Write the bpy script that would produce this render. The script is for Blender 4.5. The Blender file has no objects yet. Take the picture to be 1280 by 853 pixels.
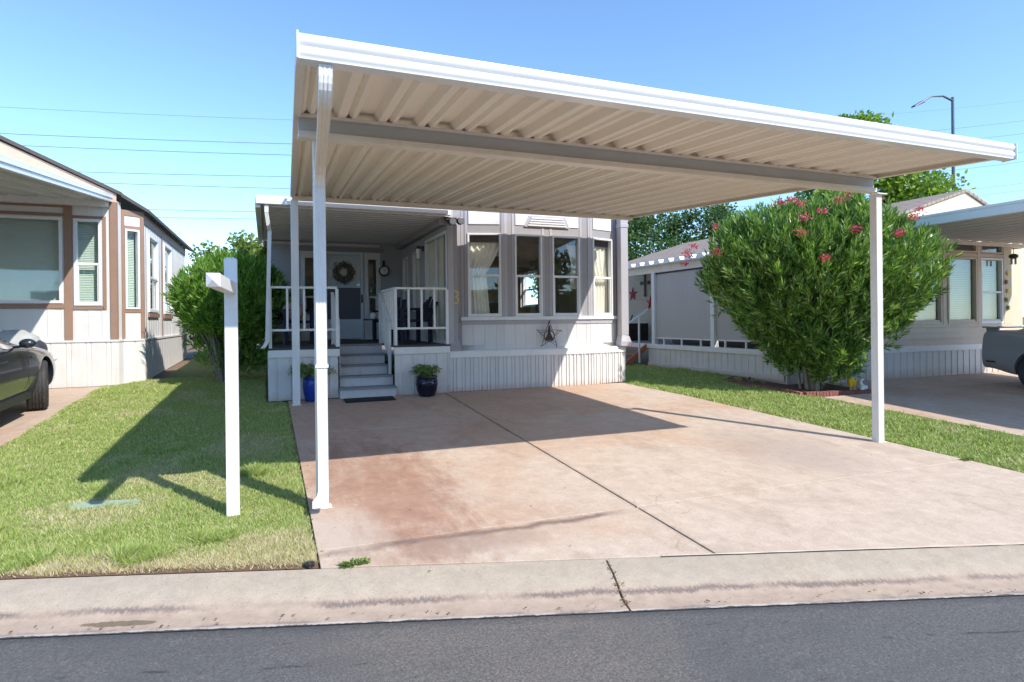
import bpy, bmesh, math, random
import numpy as np
from mathutils import Vector, Matrix
random.seed(7); rng = np.random.default_rng(11)
PI = math.pi; R = math.radians
scene = bpy.context.scene
COL = scene.collection

# ------------------------------------------------------------------ terrain
UX, UY = .9602, -.2792            # along the street
NX, NY = .2792, .9602             # from the street towards the lots
DK = 3.92
def uD(x, y): return x*UX+y*UY, x*NX+y*NY
def XY(u, d): return u*UX+d*NX, u*UY+d*NY
def lot(x, y):
    if y <= 10: return .056*(max(y, -8)-3.8)
    b = .056*6.2
    left = b+.05*(min(y, 14)-10)+.02*(min(max(y, 14), 25)-14)
    right = b+.02*min(y-10, 1.2)
    t = min(max((x-0)/6.5, 0), 1); t = t*t*(3-2*t)
    return left*(1-t)+right*t
PROF = [(-400, 0.0), (-3.9, 0.0), (-3.5, -.08), (-3.36, -.075), (0, -.04), (3.36, -.078), (3.50, -.085), (3.56, -.078), (3.64, -.045), (3.74, -.02), (3.92, 0)]
def prof(d):
    for (a, za), (b, zb) in zip(PROF, PROF[1:]):
        if a <= d <= b: return za+(zb-za)*(d-a)/(b-a)
    return 0.
def T(x, y):
    u, d = uD(x, y)
    if d >= DK: return lot(x, y)
    uc = min(max(u, -25), 25)
    kx, ky = XY(uc, DK)
    return lot(kx, ky)+prof(d)

# ------------------------------------------------------------------ materials
MATS = {}
def srgb(r, g, b):
    f = lambda c: (c/255/12.92) if c/255 <= .04045 else ((c/255+.055)/1.055)**2.4
    return (f(r), f(g), f(b), 1)
class NT:
    def __init__(s, name):
        s.m = bpy.data.materials.new(name); s.m.use_nodes = True
        s.t = s.m.node_tree; s.n = s.t.nodes; s.l = s.t.links
        s.b = s.n['Principled BSDF']; s.out = s.n['Material Output']
        s.geo = s.n.new('ShaderNodeNewGeometry')
    def pos(s): return s.geo.outputs['Position']
    def mapped(s, scale):
        m = s.n.new('ShaderNodeMapping'); m.inputs['Scale'].default_value = scale
        s.l.new(s.pos(), m.inputs['Vector']); return m.outputs['Vector']
    def noise(s, scale, detail=4, rough=.6, vec=None, dist=0):
        n = s.n.new('ShaderNodeTexNoise'); n.inputs['Scale'].default_value = scale
        n.inputs['Detail'].default_value = detail; n.inputs['Roughness'].default_value = rough
        n.inputs['Distortion'].default_value = dist
        s.l.new(vec or s.pos(), n.inputs['Vector']); return n.outputs['Fac']
    def ramp(s, fac, stops):
        r = s.n.new('ShaderNodeValToRGB'); e = r.color_ramp.elements
        e[0].position, e[0].color = stops[0]; e[1].position, e[1].color = stops[-1]
        for p, c in stops[1:-1]:
            k = e.new(p); k.color = c
        s.l.new(fac, r.inputs['Fac']); return r.outputs['Color']
    def fac(s, fac, a, b, lo=0, hi=1):
        r = s.n.new('ShaderNodeMapRange'); r.inputs[1].default_value = a; r.inputs[2].default_value = b
        r.inputs[3].default_value = lo; r.inputs[4].default_value = hi
        s.l.new(fac, r.inputs[0]); return r.outputs[0]
    def mix(s, fac, a, b, mode='MIX'):
        m = s.n.new('ShaderNodeMix'); m.data_type = 'RGBA'; m.blend_type = mode
        for v, i in ((fac, 0), (a, 6), (b, 7)):
            if isinstance(v, (float, int, tuple)): m.inputs[i].default_value = v
            else: s.l.new(v, m.inputs[i])
        return m.outputs[2]
    def math(s, op, a, b=0., c=0.):
        m = s.n.new('ShaderNodeMath'); m.operation = op
        for i, v in enumerate((a, b, c)):
            if isinstance(v, (float, int)): m.inputs[i].default_value = v
            else: s.l.new(v, m.inputs[i])
        return m.outputs[0]
    def dot(s, vx, vy, off=0.):
        x = s.n.new('ShaderNodeSeparateXYZ'); s.l.new(s.pos(), x.inputs[0])
        return s.math('ADD', s.math('ADD', s.math('MULTIPLY', x.outputs[0], vx), s.math('MULTIPLY', x.outputs[1], vy)), off)
    def sep(s):
        x = s.n.new('ShaderNodeSeparateXYZ'); s.l.new(s.pos(), x.inputs[0]); return x.outputs
    def bump(s, h, strength=.3, dist=.01):
        b = s.n.new('ShaderNodeBump'); b.inputs['Strength'].default_value = strength; b.inputs['Distance'].default_value = dist
        s.l.new(h, b.inputs['Height']); s.l.new(b.outputs[0], s.b.inputs['Normal'])
    def col(s, c):
        if isinstance(c, tuple): s.b.inputs['Base Color'].default_value = c
        else: s.l.new(c, s.b.inputs['Base Color'])
    def rough(s, v):
        if isinstance(v, (int, float)): s.b.inputs['Roughness'].default_value = v
        else: s.l.new(v, s.b.inputs['Roughness'])
def mk(name, c, rough=.6, var=.12, scale=6, metal=0, bump=0, bscale=60, spec=.5, dirt=None, dirtamt=.3):
    if name in MATS: return MATS[name]
    t = NT(name); c = tuple(c)+((1,) if len(c) == 3 else ())
    n = t.noise(scale, 5, .65)
    a = tuple(min(1, x*(1+var)) for x in c[:3])+(1,); b = tuple(x*(1-var) for x in c[:3])+(1,)
    k = t.ramp(n, [(.3, b), (.7, a)])
    if dirt:
        d = t.noise(scale*.35, 6, .7, vec=t.mapped((3, 3, .8)))
        k = t.mix(t.fac(d, .5, .8, 0, dirtamt), k, tuple(dirt)+(1,))
    t.col(k); t.rough(t.fac(t.noise(scale*3), .3, .7, rough*.88, min(1, rough*1.12)))
    t.b.inputs['Metallic'].default_value = metal
    t.b.inputs['Specular IOR Level'].default_value = spec
    if bump: t.bump(t.noise(bscale, 4), bump, .004)
    MATS[name] = t.m; return t.m
def M(name): return MATS[name]

mk('white_paint', (.78, .77, .75), .45, .03, 3, dirt=(.50, .41, .33), dirtamt=.32)
mk('white_vinyl', (.77, .77, .765), .4, .025, 4, dirt=(.50, .44, .37), dirtamt=.25)
mk('white_siding', (.67, .655, .64), .55, .04, 3, bump=.15, bscale=90, dirt=(.45, .38, .32), dirtamt=.18)
mk('skirt_plain', (.7, .68, .66), .55)
t = NT('skirt_paint'); n = t.noise(3, 5); c = t.ramp(n, [(.3, (.66, .64, .62, 1)), (.7, (.73, .71, .69, 1))])
c = t.mix(t.fac(t.noise(2.2, 6, .7, vec=t.mapped((3, 3, .7))), .5, .75, 0, .3), c, (.5, .36, .26, 1))
sp_ = t.math('ADD', t.sep()[2], t.math('MULTIPLY', t.noise(7, 5, .7), .22)); c = t.mix(t.fac(sp_, .60, .44, 0, .55), c, (.50, .33, .235, 1))
t.col(c); t.rough(.55); MATS['skirt_paint'] = t.m
mk('gutter_white', (.8, .8, .79), .3, .02, 3, dirt=(.6, .52, .45), dirtamt=.1)
mk('pan_tan', (.86, .785, .68), .55, .02, 2, spec=.3)
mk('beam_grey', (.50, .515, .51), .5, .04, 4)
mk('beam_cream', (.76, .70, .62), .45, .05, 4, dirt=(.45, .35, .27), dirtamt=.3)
mk('grey_paint', (.33, .315, .32), .5, .05, 3, bump=.1)
mk('grey_trim', (.42, .40, .42), .5, .05, 3)
mk('porch_wall', (.44, .43, .45), .6, .05, 3, bump=.1)
mk('deck_grey', (.36, .37, .40), .65, .08, 7)
mk('deck_edge', (.06, .055, .05), .7, .1, 7)
mk('step_paint', (.58, .57, .57), .5, .06, 7, dirt=(.2, .18, .17), dirtamt=.35)
mk('step_tread', (.26, .26, .27), .6, .1, 9)
mk('door_white', (.72, .77, .82), .4, .03, 4)
mk('door_screen', (.11, .11, .14), .5, .05, 40)
mk('black', (.02, .02, .022), .4, .1, 20)
mk('dark_iron', (.055, .042, .04), .55, .2, 30, metal=.4)
mk('rust_iron', (.10, .05, .035), .7, .3, 25, metal=.3)
mk('brown_trim', (.30, .185, .13), .6, .06, 5)
mk('brown_dark', (.19, .11, .075), .6, .06, 5)
mk('pink_gable', (.62, .44, .34), .7, .05, 5, bump=.15)
mk('roof_edge', (.09, .075, .07), .8, .1, 10)
mk('cream_wall', (.62, .54, .38), .65, .05, 5, bump=.1)
mk('tan_siding', (.62, .51, .395), .6, .05, 5, bump=.1)
mk('beige_wall', (.42, .36, .28), .6, .05, 5)
mk('screen_cloth', (.50, .47, .44), .8, .04, 14, bump=.1, bscale=300)
mk('curtain', (.88, .83, .72), .8, .05, 8)
mk('white_blind', (.85, .85, .82), .6, .03, 8)
mk('interior', (.78, .70, .58), .8, .2, 1.3)
mk('cabinet', (.30, .17, .09), .5, .2, 3)
mk('red_metal', (.36, .02, .03), .4, .2, 12)
mk('wood_step', (.42, .13, .05), .6, .15, 9)
mk('navy_glaze', (.006, .007, .028), .12, .3, 30)
mk('blue_glaze', (.012, .05, .36), .12, .2, 8)
mk('soil', (.11, .06, .035), .95, .3, 25, bump=.5, bscale=40)
mk('mat_black', (.018, .018, .02), .9, .3, 60, bump=.5, bscale=200)
mk('bark', (.20, .165, .125), .85, .3, 22, bump=.6, bscale=60)
mk('bark_light', (.30, .26, .21), .85, .25, 22, bump=.5, bscale=60)
mk('straw', (.22, .19, .12), .8, .35, 40)
mk('brass', (.60, .42, .20), .35, .1, 20, metal=.15)
mk('clock_face', (.75, .73, .66), .4, .03, 10)
mk('lid_green', (.30, .40, .29), .7, .2, 14, dirt=(.38, .32, .22), dirtamt=.75)
mk('chair_navy', (.018, .022, .05), .6, .2, 12)
mk('pillow', (.35, .25, .24), .85, .2, 30)
mk('tyre', (.035, .034, .034), .75, .2, 20, dirt=(.16, .13, .11), dirtamt=.5)
mk('rim', (.12, .12, .13), .35, .1, 10, metal=.8)
mk('car_trim', (.02, .02, .022), .5, .1, 20)
mk('lamp_glass', (.75, .75, .74), .2, .02, 5)
mk('steel', (.13, .135, .145), .4, .08, 8, metal=.7)
mk('dark_wire', (.10, .12, .15), .6, .05, 1)
mk('cover_cloth', (.40, .42, .41), .6, .1, 5)
mk('cover_navy', (.03, .035, .06), .6, .1, 5)
mk('fig_blue', (.03, .35, .6), .5); mk('fig_yellow', (.75, .5, .02), .5); mk('fig_skin', (.6, .35, .2), .5); mk('fig_white', (.8, .8, .8), .5)
mk('flower_white', (.8, .7, .7), .6)
mk('concrete_plain', (.66, .57, .48), .85, .08, 10, bump=.3)
mk('brick_red', (.27, .10, .08), .85, .25, 9, bump=.4, bscale=50)

def carpaint(name, c, rough=.25):
    t = NT(name); t.col(tuple(c)+(1,)); t.rough(rough)
    t.b.inputs['Metallic'].default_value = .25
    t.b.inputs['Coat Weight'].default_value = 1.; t.b.inputs['Coat Roughness'].default_value = .04
    n = t.noise(400, 2); t.bump(n, .02, .001); MATS[name] = t.m
carpaint('paint_navy', (.028, .032, .045)); carpaint('paint_grey', (.36, .36, .36), .35)

def glass(name, tint, gl=.12, rough=.01):
    t = NT(name); t.n.remove(t.b)
    tr = t.n.new('ShaderNodeBsdfTransparent'); tr.inputs[0].default_value = tint
    g = t.n.new('ShaderNodeBsdfGlossy'); g.inputs['Roughness'].default_value = rough; g.inputs[0].default_value = (.9, .95, 1, 1)
    lw = t.n.new('ShaderNodeLayerWeight'); lw.inputs[0].default_value = .5
    f = t.math('ADD', t.math('MULTIPLY', t.math('POWER', lw.outputs[1], 5.), .9), .045+gl)
    nz = t.noise(1.2, 2); b = t.n.new('ShaderNodeBump'); b.inputs['Strength'].default_value = .05; b.inputs['Distance'].default_value = .02
    t.l.new(nz, b.inputs['Height']); t.l.new(b.outputs[0], g.inputs['Normal'])
    m = t.n.new('ShaderNodeMixShader'); t.l.new(f, m.inputs[0]); t.l.new(tr.outputs[0], m.inputs[1]); t.l.new(g.outputs[0], m.inputs[2])
    t.l.new(m.outputs[0], t.out.inputs[0]); MATS[name] = t.m
glass('glass', (.92, .94, .93, 1), .03)
glass('glass_green', (.80, .90, .85, 1), .06, .03)
glass('glass_car', (.12, .13, .14, 1), .12)

def leafmat(name, stops, trans=.3, rough=.45, macro=None):
    t = NT(name); c = t.ramp(t.geo.outputs['Random Per Island'], stops)
    if macro:
        c = t.mix(t.fac(t.noise(macro[0], 2), .4, .65, 0, macro[2]), c, macro[1], 'MIX')
    t.col(c); t.rough(rough)
    tl = t.n.new('ShaderNodeBsdfTranslucent')
    c2 = t.mix(1., c, (1.5, 1.6, .7, 1), 'MULTIPLY'); t.l.new(c2, tl.inputs[0])
    m = t.n.new('ShaderNodeMixShader'); m.inputs[0].default_value = trans
    t.l.new(t.b.outputs[0], m.inputs[1]); t.l.new(tl.outputs[0], m.inputs[2]); t.l.new(m.outputs[0], t.out.inputs[0])
    MATS[name] = t.m
leafmat('oleander_leaf', [(0, (.06, .14, .025, 1)), (.45, (.12, .24, .045, 1)), (.8, (.25, .38, .09, 1)), (1, (.48, .56, .24, 1))], .32, .33)
leafmat('oleander_leaf_left', [(0, (.08, .18, .025, 1)), (.5, (.15, .30, .045, 1)), (.85, (.25, .42, .08, 1)), (1, (.4, .52, .16, 1))], .33, .36)
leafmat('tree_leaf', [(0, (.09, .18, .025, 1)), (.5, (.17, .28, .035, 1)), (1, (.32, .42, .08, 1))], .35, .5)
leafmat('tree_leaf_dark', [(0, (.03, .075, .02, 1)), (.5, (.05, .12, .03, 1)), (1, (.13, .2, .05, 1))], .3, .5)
leafmat('pale_leaf', [(0, (.12, .18, .03, 1)), (.5, (.18, .26, .05, 1)), (1, (.28, .34, .09, 1))], .35, .5)
leafmat('pot_leaf', [(0, (.10, .18, .05, 1)), (.6, (.19, .29, .08, 1)), (1, (.42, .42, .2, 1))], .3, .5)
leafmat('petal', [(0, (.55, .03, .12, 1)), (.6, (.68, .06, .18, 1)), (1, (.8, .25, .35, 1))], .3, .6)
leafmat('wreath_leaf', [(0, (.12, .11, .07, 1)), (.6, (.22, .20, .14, 1)), (1, (.5, .48, .4, 1))], .1, .8)

leafmat('litter', [(0, (.06, .04, .025, 1)), (.6, (.16, .10, .05, 1)), (1, (.36, .26, .13, 1))], .1, .8)
# grass blades: colour from per-blade dryness attribute
t = NT('grass_blade')
at_ = t.n.new('ShaderNodeAttribute'); at_.attribute_name = 'dry'
g = t.ramp(t.geo.outputs['Random Per Island'], [(0, (.19, .31, .05, 1)), (.5, (.34, .48, .09, 1)), (.85, (.55, .63, .19, 1)), (1, (.76, .72, .4, 1))])
d = t.ramp(t.geo.outputs['Random Per Island'], [(0, (.55, .42, .24, 1)), (1, (.95, .84, .60, 1))])
c = t.mix(at_.outputs['Fac'], g, d); t.col(c); t.rough(.55)
tl = t.n.new('ShaderNodeBsdfTranslucent'); t.l.new(c, tl.inputs[0])
m = t.n.new('ShaderNodeMixShader'); m.inputs[0].default_value = .3
t.l.new(t.b.outputs[0], m.inputs[1]); t.l.new(tl.outputs[0], m.inputs[2]); t.l.new(m.outputs[0], t.out.inputs[0]); MATS['grass_blade'] = t.m

# lawn base
t = NT('lawn_base')
n = t.noise(3, 6, .7); n2 = t.noise(60, 4, .7)
c = t.mix(t.fac(n2, .3, .7), t.ramp(n, [(.3, (.10, .15, .025, 1)), (.7, (.17, .23, .05, 1))]), (.22, .2, .09, 1))
c = t.mix(t.fac(t.noise(1.1, 3), .62, .72, 0, .6), c, (.28, .2, .11, 1))
c = t.mix(t.fac(t.math('ADD', t.dot(NX, NY), t.math('MULTIPLY', t.noise(9, 4), .12)), 4.13, 4.08, 0, .9), t.mix(t.fac(t.math('ADD', t.dot(NX, NY), t.math('MULTIPLY', t.noise(5, 4), .35)), 4.50, 4.32, 0, .8), c, (.50, .38, .22, 1)), (.14, .075, .045, 1))
t.col(c); t.rough(.95); t.bump(n2, .6, .02); MATS['lawn_base'] = t.m

# dry soil ground to the horizon
t = NT('ground_soil')
n = t.noise(.8, 8, .7); n2 = t.noise(40, 5, .7)
c = t.mix(t.fac(n2, .3, .7, 0, .6), t.ramp(n, [(.3, (.16, .10, .065, 1)), (.7, (.27, .18, .12, 1))]), (.12, .09, .06, 1))
t.col(c); t.rough(.95); t.bump(n2, .5, .01); MATS['ground_soil'] = t.m

# asphalt
t = NT('asphalt')
fine = t.noise(75, 5, .9); mid = t.noise(26, 5, .75); big = t.noise(.9, 4, .6, dist=.6)
c = t.ramp(fine, [(.32, (.052, .051, .05, 1)), (.48, (.112, .110, .107, 1)), (.58, (.16, .155, .148, 1)), (.68, (.30, .28, .25, 1))])
c = t.mix(t.fac(t.noise(2.3, 5, .7, vec=t.mapped((.5, 2, 1))), .45, .7, 0, .45), c, (.085, .082, .08, 1))
c = t.mix(t.fac(mid, .45, .7, 0, .3), c, (.09, .093, .098, 1))
br = t.ramp(fine, [(.32, (.07, .06, .054, 1)), (.50, (.155, .137, .122, 1)), (.66, (.30, .265, .23, 1))])
x, y, z = t.sep()
tt_ = t.math('SUBTRACT', 1., t.math('MINIMUM', 1., t.math('MULTIPLY', t.math('ABSOLUTE', t.math('SUBTRACT', t.dot(UX, UY), .25)), .75)))
c = t.mix(t.math('MULTIPLY', t.fac(t.math('ADD', big, t.math('MULTIPLY', tt_, .35)), .58, .80, 0, .9), 1.), c, br)
# dark scuffs and sealed seam lines along the street
dd = t.dot(NX, NY)
wob = t.math('ADD', dd, t.math('MULTIPLY', t.noise(2.2, 4, .6), .12))
seam = t.math('LESS_THAN', t.math('ABSOLUTE', t.math('SUBTRACT', wob, 3.03)), .010)
c = t.mix(t.math('MULTIPLY', seam, t.fac(t.noise(3.1, 4), .54, .6, 0, .55)), c, (.02, .021, .023, 1))
v = t.mapped((1, 1, 1)); 
sc = t.noise(14, 4, .6, vec=t.mapped((.5, 2.2, 1)))
c = t.mix(t.fac(sc, .64, .72, 0, .55), c, (.035, .037, .04, 1))
c = t.mix(t.fac(t.math('ADD', dd, t.math('MULTIPLY', mid, .12)), 3.33, 3.42, 0, .5), c, (.04, .042, .046, 1))
t.col(c); t.rough(t.fac(mid, .3, .7, .62, .85)); t.bump(t.math('ADD', fine, t.math('MULTIPLY', mid, 1.2)), .75, .006); MATS['asphalt'] = t.m

# kerb concrete, with a wandering dirt line where water runs
t = NT('kerb_concrete')
fine = t.noise(95, 4, .8); mid = t.noise(9, 6, .7); big = t.noise(1.3, 4)
mr = t.n.new('ShaderNodeMapping'); mr.inputs['Rotation'].default_value = (0, 0, math.atan2(-UY, UX)); t.l.new(t.pos(), mr.inputs[0]); ms_ = t.n.new('ShaderNodeMapping'); ms_.inputs['Scale'].default_value = (1, .07, 1); t.l.new(mr.outputs[0], ms_.inputs[0]); comb = t.noise(55, 3, .75, vec=ms_.outputs[0])
streak = t.noise(30, 5, .7, vec=t.mapped((1, .35, 1)))
c = t.ramp(mid, [(.3, (.41, .34, .26, 1)), (.7, (.54, .455, .35, 1))])
c = t.mix(t.fac(fine, .4, .66, 0, .45), c, (.24, .205, .17, 1))
c = t.mix(t.fac(big, .42, .68, 0, .45), c, (.38, .325, .265, 1))
c = t.mix(t.fac(streak, .56, .72, 0, .3), c, (.27, .22, .18, 1))
dd = t.dot(NX, NY)
low = t.fac(t.math('ADD', dd, t.math('MULTIPLY', big, .05)), 3.68, 3.60, 0, .75)
c = t.mix(low, c, t.ramp(mid, [(.3, (.36, .265, .20, 1)), (.7, (.50, .38, .295, 1))]))
c = t.mix(t.fac(t.math('ADD', dd, t.math('MULTIPLY', t.noise(40, 3), .02)), 3.405, 3.39, 0, .8), c, (.55, .5, .44, 1))
c = t.mix(t.fac(t.math('ADD', dd, t.math('MULTIPLY', t.noise(12, 5, .7), .06)), 3.40, 3.395, 0, 1), c, (.06, .062, .066, 1))
ln = t.math('ADD', dd, t.math('ADD', t.math('MULTIPLY', t.noise(1.6, 5, .7), .10), t.math('MULTIPLY', comb, .075)))
l1 = t.math('MULTIPLY', t.fac(t.math('ABSOLUTE', t.math('SUBTRACT', ln, 3.675)), .030, .004, 0, 1), t.fac(t.noise(1.5, 5), .36, .52, .15, .85))
c = t.mix(l1, c, (.16, .125, .115, 1))
l2 = t.math('MULTIPLY', t.fac(t.math('ABSOLUTE', t.math('SUBTRACT', ln, 3.475)), .03, .0, 0, .75), t.fac(t.noise(4, 3), .4, .6))
c = t.mix(l2, c, (.20, .155, .145, 1))
c = t.mix(t.fac(t.noise(70, 2, .5), .68, .74, 0, .6), c, (.14, .11, .09, 1))
c = t.mix(t.fac(t.noise(5, 5, .75), .62, .7, 0, .35), c, (.25, .19, .15, 1))
# brown silt patch dried in the gutter
uu = t.dot(UX, UY, 1.80); vv = t.math('SUBTRACT', dd, 3.475)
e = t.math('ADD', t.math('POWER', t.math('MULTIPLY', uu, 1/.19), 2.), t.math('POWER', t.math('MULTIPLY', vv, 1/.035), 2.))
e = t.math('ADD', e, t.math('MULTIPLY', t.noise(11, 6, .75), 3.0))
c = t.mix(t.fac(e, 2.6, 2.35, 0, .92), c, t.ramp(fine, [(.3, (.13, .10, .065, 1)), (.7, (.21, .165, .11, 1))]))
t.col(c); t.rough(.9); t.bump(t.math('ADD', fine, mid), .35, .004); MATS['kerb_concrete'] = t.m

# driveway slabs: salmon concrete bleached pale, rust brown stains, mineral streaks
def slabmat(name, own=True):
    t = NT(name)
    fine = t.noise(100, 4, .8); mid = t.noise(7, 7, .78, dist=.3); big = t.noise(.75, 4, .6, dist=.5); sc = t.noise(2.4, 6, .7, vec=t.mapped((1, .35, 1)), dist=.6)
    x, y, z = t.sep()
    pale = t.ramp(mid, [(.28, (.48, .375, .285, 1)), (.72, (.68, .56, .45, 1))])
    salmon = t.ramp(mid, [(.28, (.45, .265, .17, 1)), (.72, (.59, .38, .25, 1))])
    if own:
        w = t.math('ADD', t.math('MULTIPLY', big, 2.2), t.math('MULTIPLY', t.math('SUBTRACT', y, 4.0), .13))
        w = t.math('SUBTRACT', w, t.math('MULTIPLY', x, .07))
        c = t.mix(t.fac(w, 1.0, 1.6, 0, .8), pale, salmon)
        # tyre-worn rusty brown area on the left bay
        ex = t.math('POWER', t.math('MULTIPLY', t.math('SUBTRACT', x, .95), 1/.62), 2.)
        ey = t.math('POWER', t.math('MULTIPLY', t.math('SUBTRACT', y, 5.4), 1/1.7), 2.)
        e = t.math('ADD', t.math('ADD', t.math('ADD', ex, ey), t.math('MULTIPLY', t.math('SUBTRACT', sc, .5), 3.0)), t.math('MULTIPLY', t.math('SUBTRACT', t.noise(6, 7, .8, vec=t.mapped((1.4, .5, 1))), .5), 3.2))
        c = t.mix(t.fac(e, 1.5, .2, 0, .78), c, t.ramp(mid, [(.3, (.25, .115, .07, 1)), (.7, (.42, .215, .135, 1))]))
        # grey-brown drip edge beyond the transverse joint
        ln = t.math('ADD', y, t.math('MULTIPLY', t.noise(1.5, 5, .7), .25))
        l1 = t.math('MULTIPLY', t.fac(t.math('ABSOLUTE', t.math('SUBTRACT', ln, 4.30)), .07, .01, 0, .9), t.math('MULTIPLY', t.fac(x, 2.75, 2.4), t.fac(t.noise(2.6, 4), .33, .5, .25, 1)))
        c = t.mix(l1, c, (.17, .115, .095, 1))
        ew = t.math('ADD', t.math('POWER', t.math('MULTIPLY', t.math('SUBTRACT', x, 1.35), 1/.55), 2.), t.math('POWER', t.math('MULTIPLY', t.math('SUBTRACT', y, 4.0), 1/.18), 2.))
        ew = t.math('ADD', ew, t.math('MULTIPLY', t.math('SUBTRACT', sc, .5), 3.))
        c = t.mix(t.fac(ew, 1.1, .2, 0, .55), c, (.33, .23, .18, 1))
        # white efflorescence at the front left corner
        ew = t.math('ADD', t.math('POWER', t.math('MULTIPLY', t.math('SUBTRACT', x, .45), 1/.35), 2.), t.math('POWER', t.math('MULTIPLY', t.math('SUBTRACT', y, 4.55), 1/.6), 2.))
        ew = t.math('ADD', ew, t.math('MULTIPLY', t.math('SUBTRACT', sc, .5), 3.))
        c = t.mix(t.fac(ew, 1.1, .1, 0, .8), c, (.56, .46, .38, 1))
        # darker grey-brown patch on the right bay
        ew = t.math('ADD', t.math('POWER', t.math('MULTIPLY', t.math('SUBTRACT', x, 5.3), 1/.8), 2.), t.math('POWER', t.math('MULTIPLY', t.math('SUBTRACT', y, 5.2), 1/1.1), 2.))
        ew = t.math('ADD', ew, t.math('MULTIPLY', t.math('SUBTRACT', sc, .5), 3.))
        c = t.mix(t.fac(ew, 1.2, .1, 0, .5), c, (.36, .29, .25, 1))
    else:
        c = t.mix(t.fac(big, .35, .65, 0, .8), pale, salmon)
    c = t.mix(t.fac(sc, .54, .72, 0, .5), c, (.32, .22, .155, 1))
    c = t.mix(t.fac(t.noise(1.7, 6, .7, dist=.8), .55, .72, 0, .5), c, (.42, .33, .26, 1))
    c = t.mix(t.fac(t.noise(45, 5, .75), .60, .75, 0, .5), c, (.22, .16, .12, 1))
    c = t.mix(t.fac(fine, .42, .66, 0, .35), c, (.30, .22, .17, 1))
    c = t.mix(t.fac(t.noise(60, 2, .5), .70, .75, 0, .7), c, (.13, .09, .07, 1))
    jx = t.math('ABSOLUTE', t.math('SUBTRACT', x, 2.76)); c = t.mix(t.math('MULTIPLY', t.fac(jx, .05, .0, 0, .5), t.fac(t.noise(12, 4), .35, .6)), c, (.16, .11, .09, 1))
    # hairline cracks
    vo = t.n.new('ShaderNodeTexVoronoi'); vo.feature = 'DISTANCE_TO_EDGE'; vo.inputs['Scale'].default_value = .55
    wv = t.n.new('ShaderNodeVectorMath'); wv.operation = 'ADD'; nn = t.n.new('ShaderNodeTexNoise'); nn.inputs['Scale'].default_value = 1.6; nn.inputs['Detail'].default_value = 7
    t.l.new(t.pos(), nn.inputs['Vector']); t.l.new(t.pos(), wv.inputs[0]); t.l.new(nn.outputs['Color'], wv.inputs[1]); t.l.new(wv.outputs[0], vo.inputs['Vector'])
    cr = t.math('MULTIPLY', t.fac(vo.outputs[0], .0022, .0004, 0, .55), t.fac(t.noise(1.3, 2), .5, .6))
    c = t.mix(cr, c, (.14, .10, .08, 1))
    t.col(c); t.rough(t.fac(mid, .3, .7, .75, .92)); t.bump(t.math('ADD', fine, t.math('MULTIPLY', mid, 2.)), .28, .004); MATS[name] = t.m
slabmat('driveway_slab'); slabmat('neighbour_slab', False)

# shingles
t = NT('shingle')
b = t.n.new('ShaderNodeTexBrick'); b.inputs['Scale'].default_value = 1; b.inputs['Brick Width'].default_value = .3; b.inputs['Row Height'].default_value = .14; b.inputs['Mortar Size'].default_value = .012
b.inputs['Color1'].default_value = (.36, .29, .23, 1); b.inputs['Color2'].default_value = (.28, .22, .175, 1); b.inputs['Mortar'].default_value = (.10, .07, .06, 1)
mp = t.n.new('ShaderNodeMapping'); mp.inputs['Rotation'].default_value = (0, 0, R(90)); t.l.new(t.pos(), mp.inputs[0]); t.l.new(mp.outputs[0], b.inputs[0])
t.col(t.mix(t.fac(t.noise(50), .3, .7, 0, .3), b.outputs[0], (.4, .3, .25, 1))); t.rough(.9); MATS['shingle'] = t.m

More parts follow.
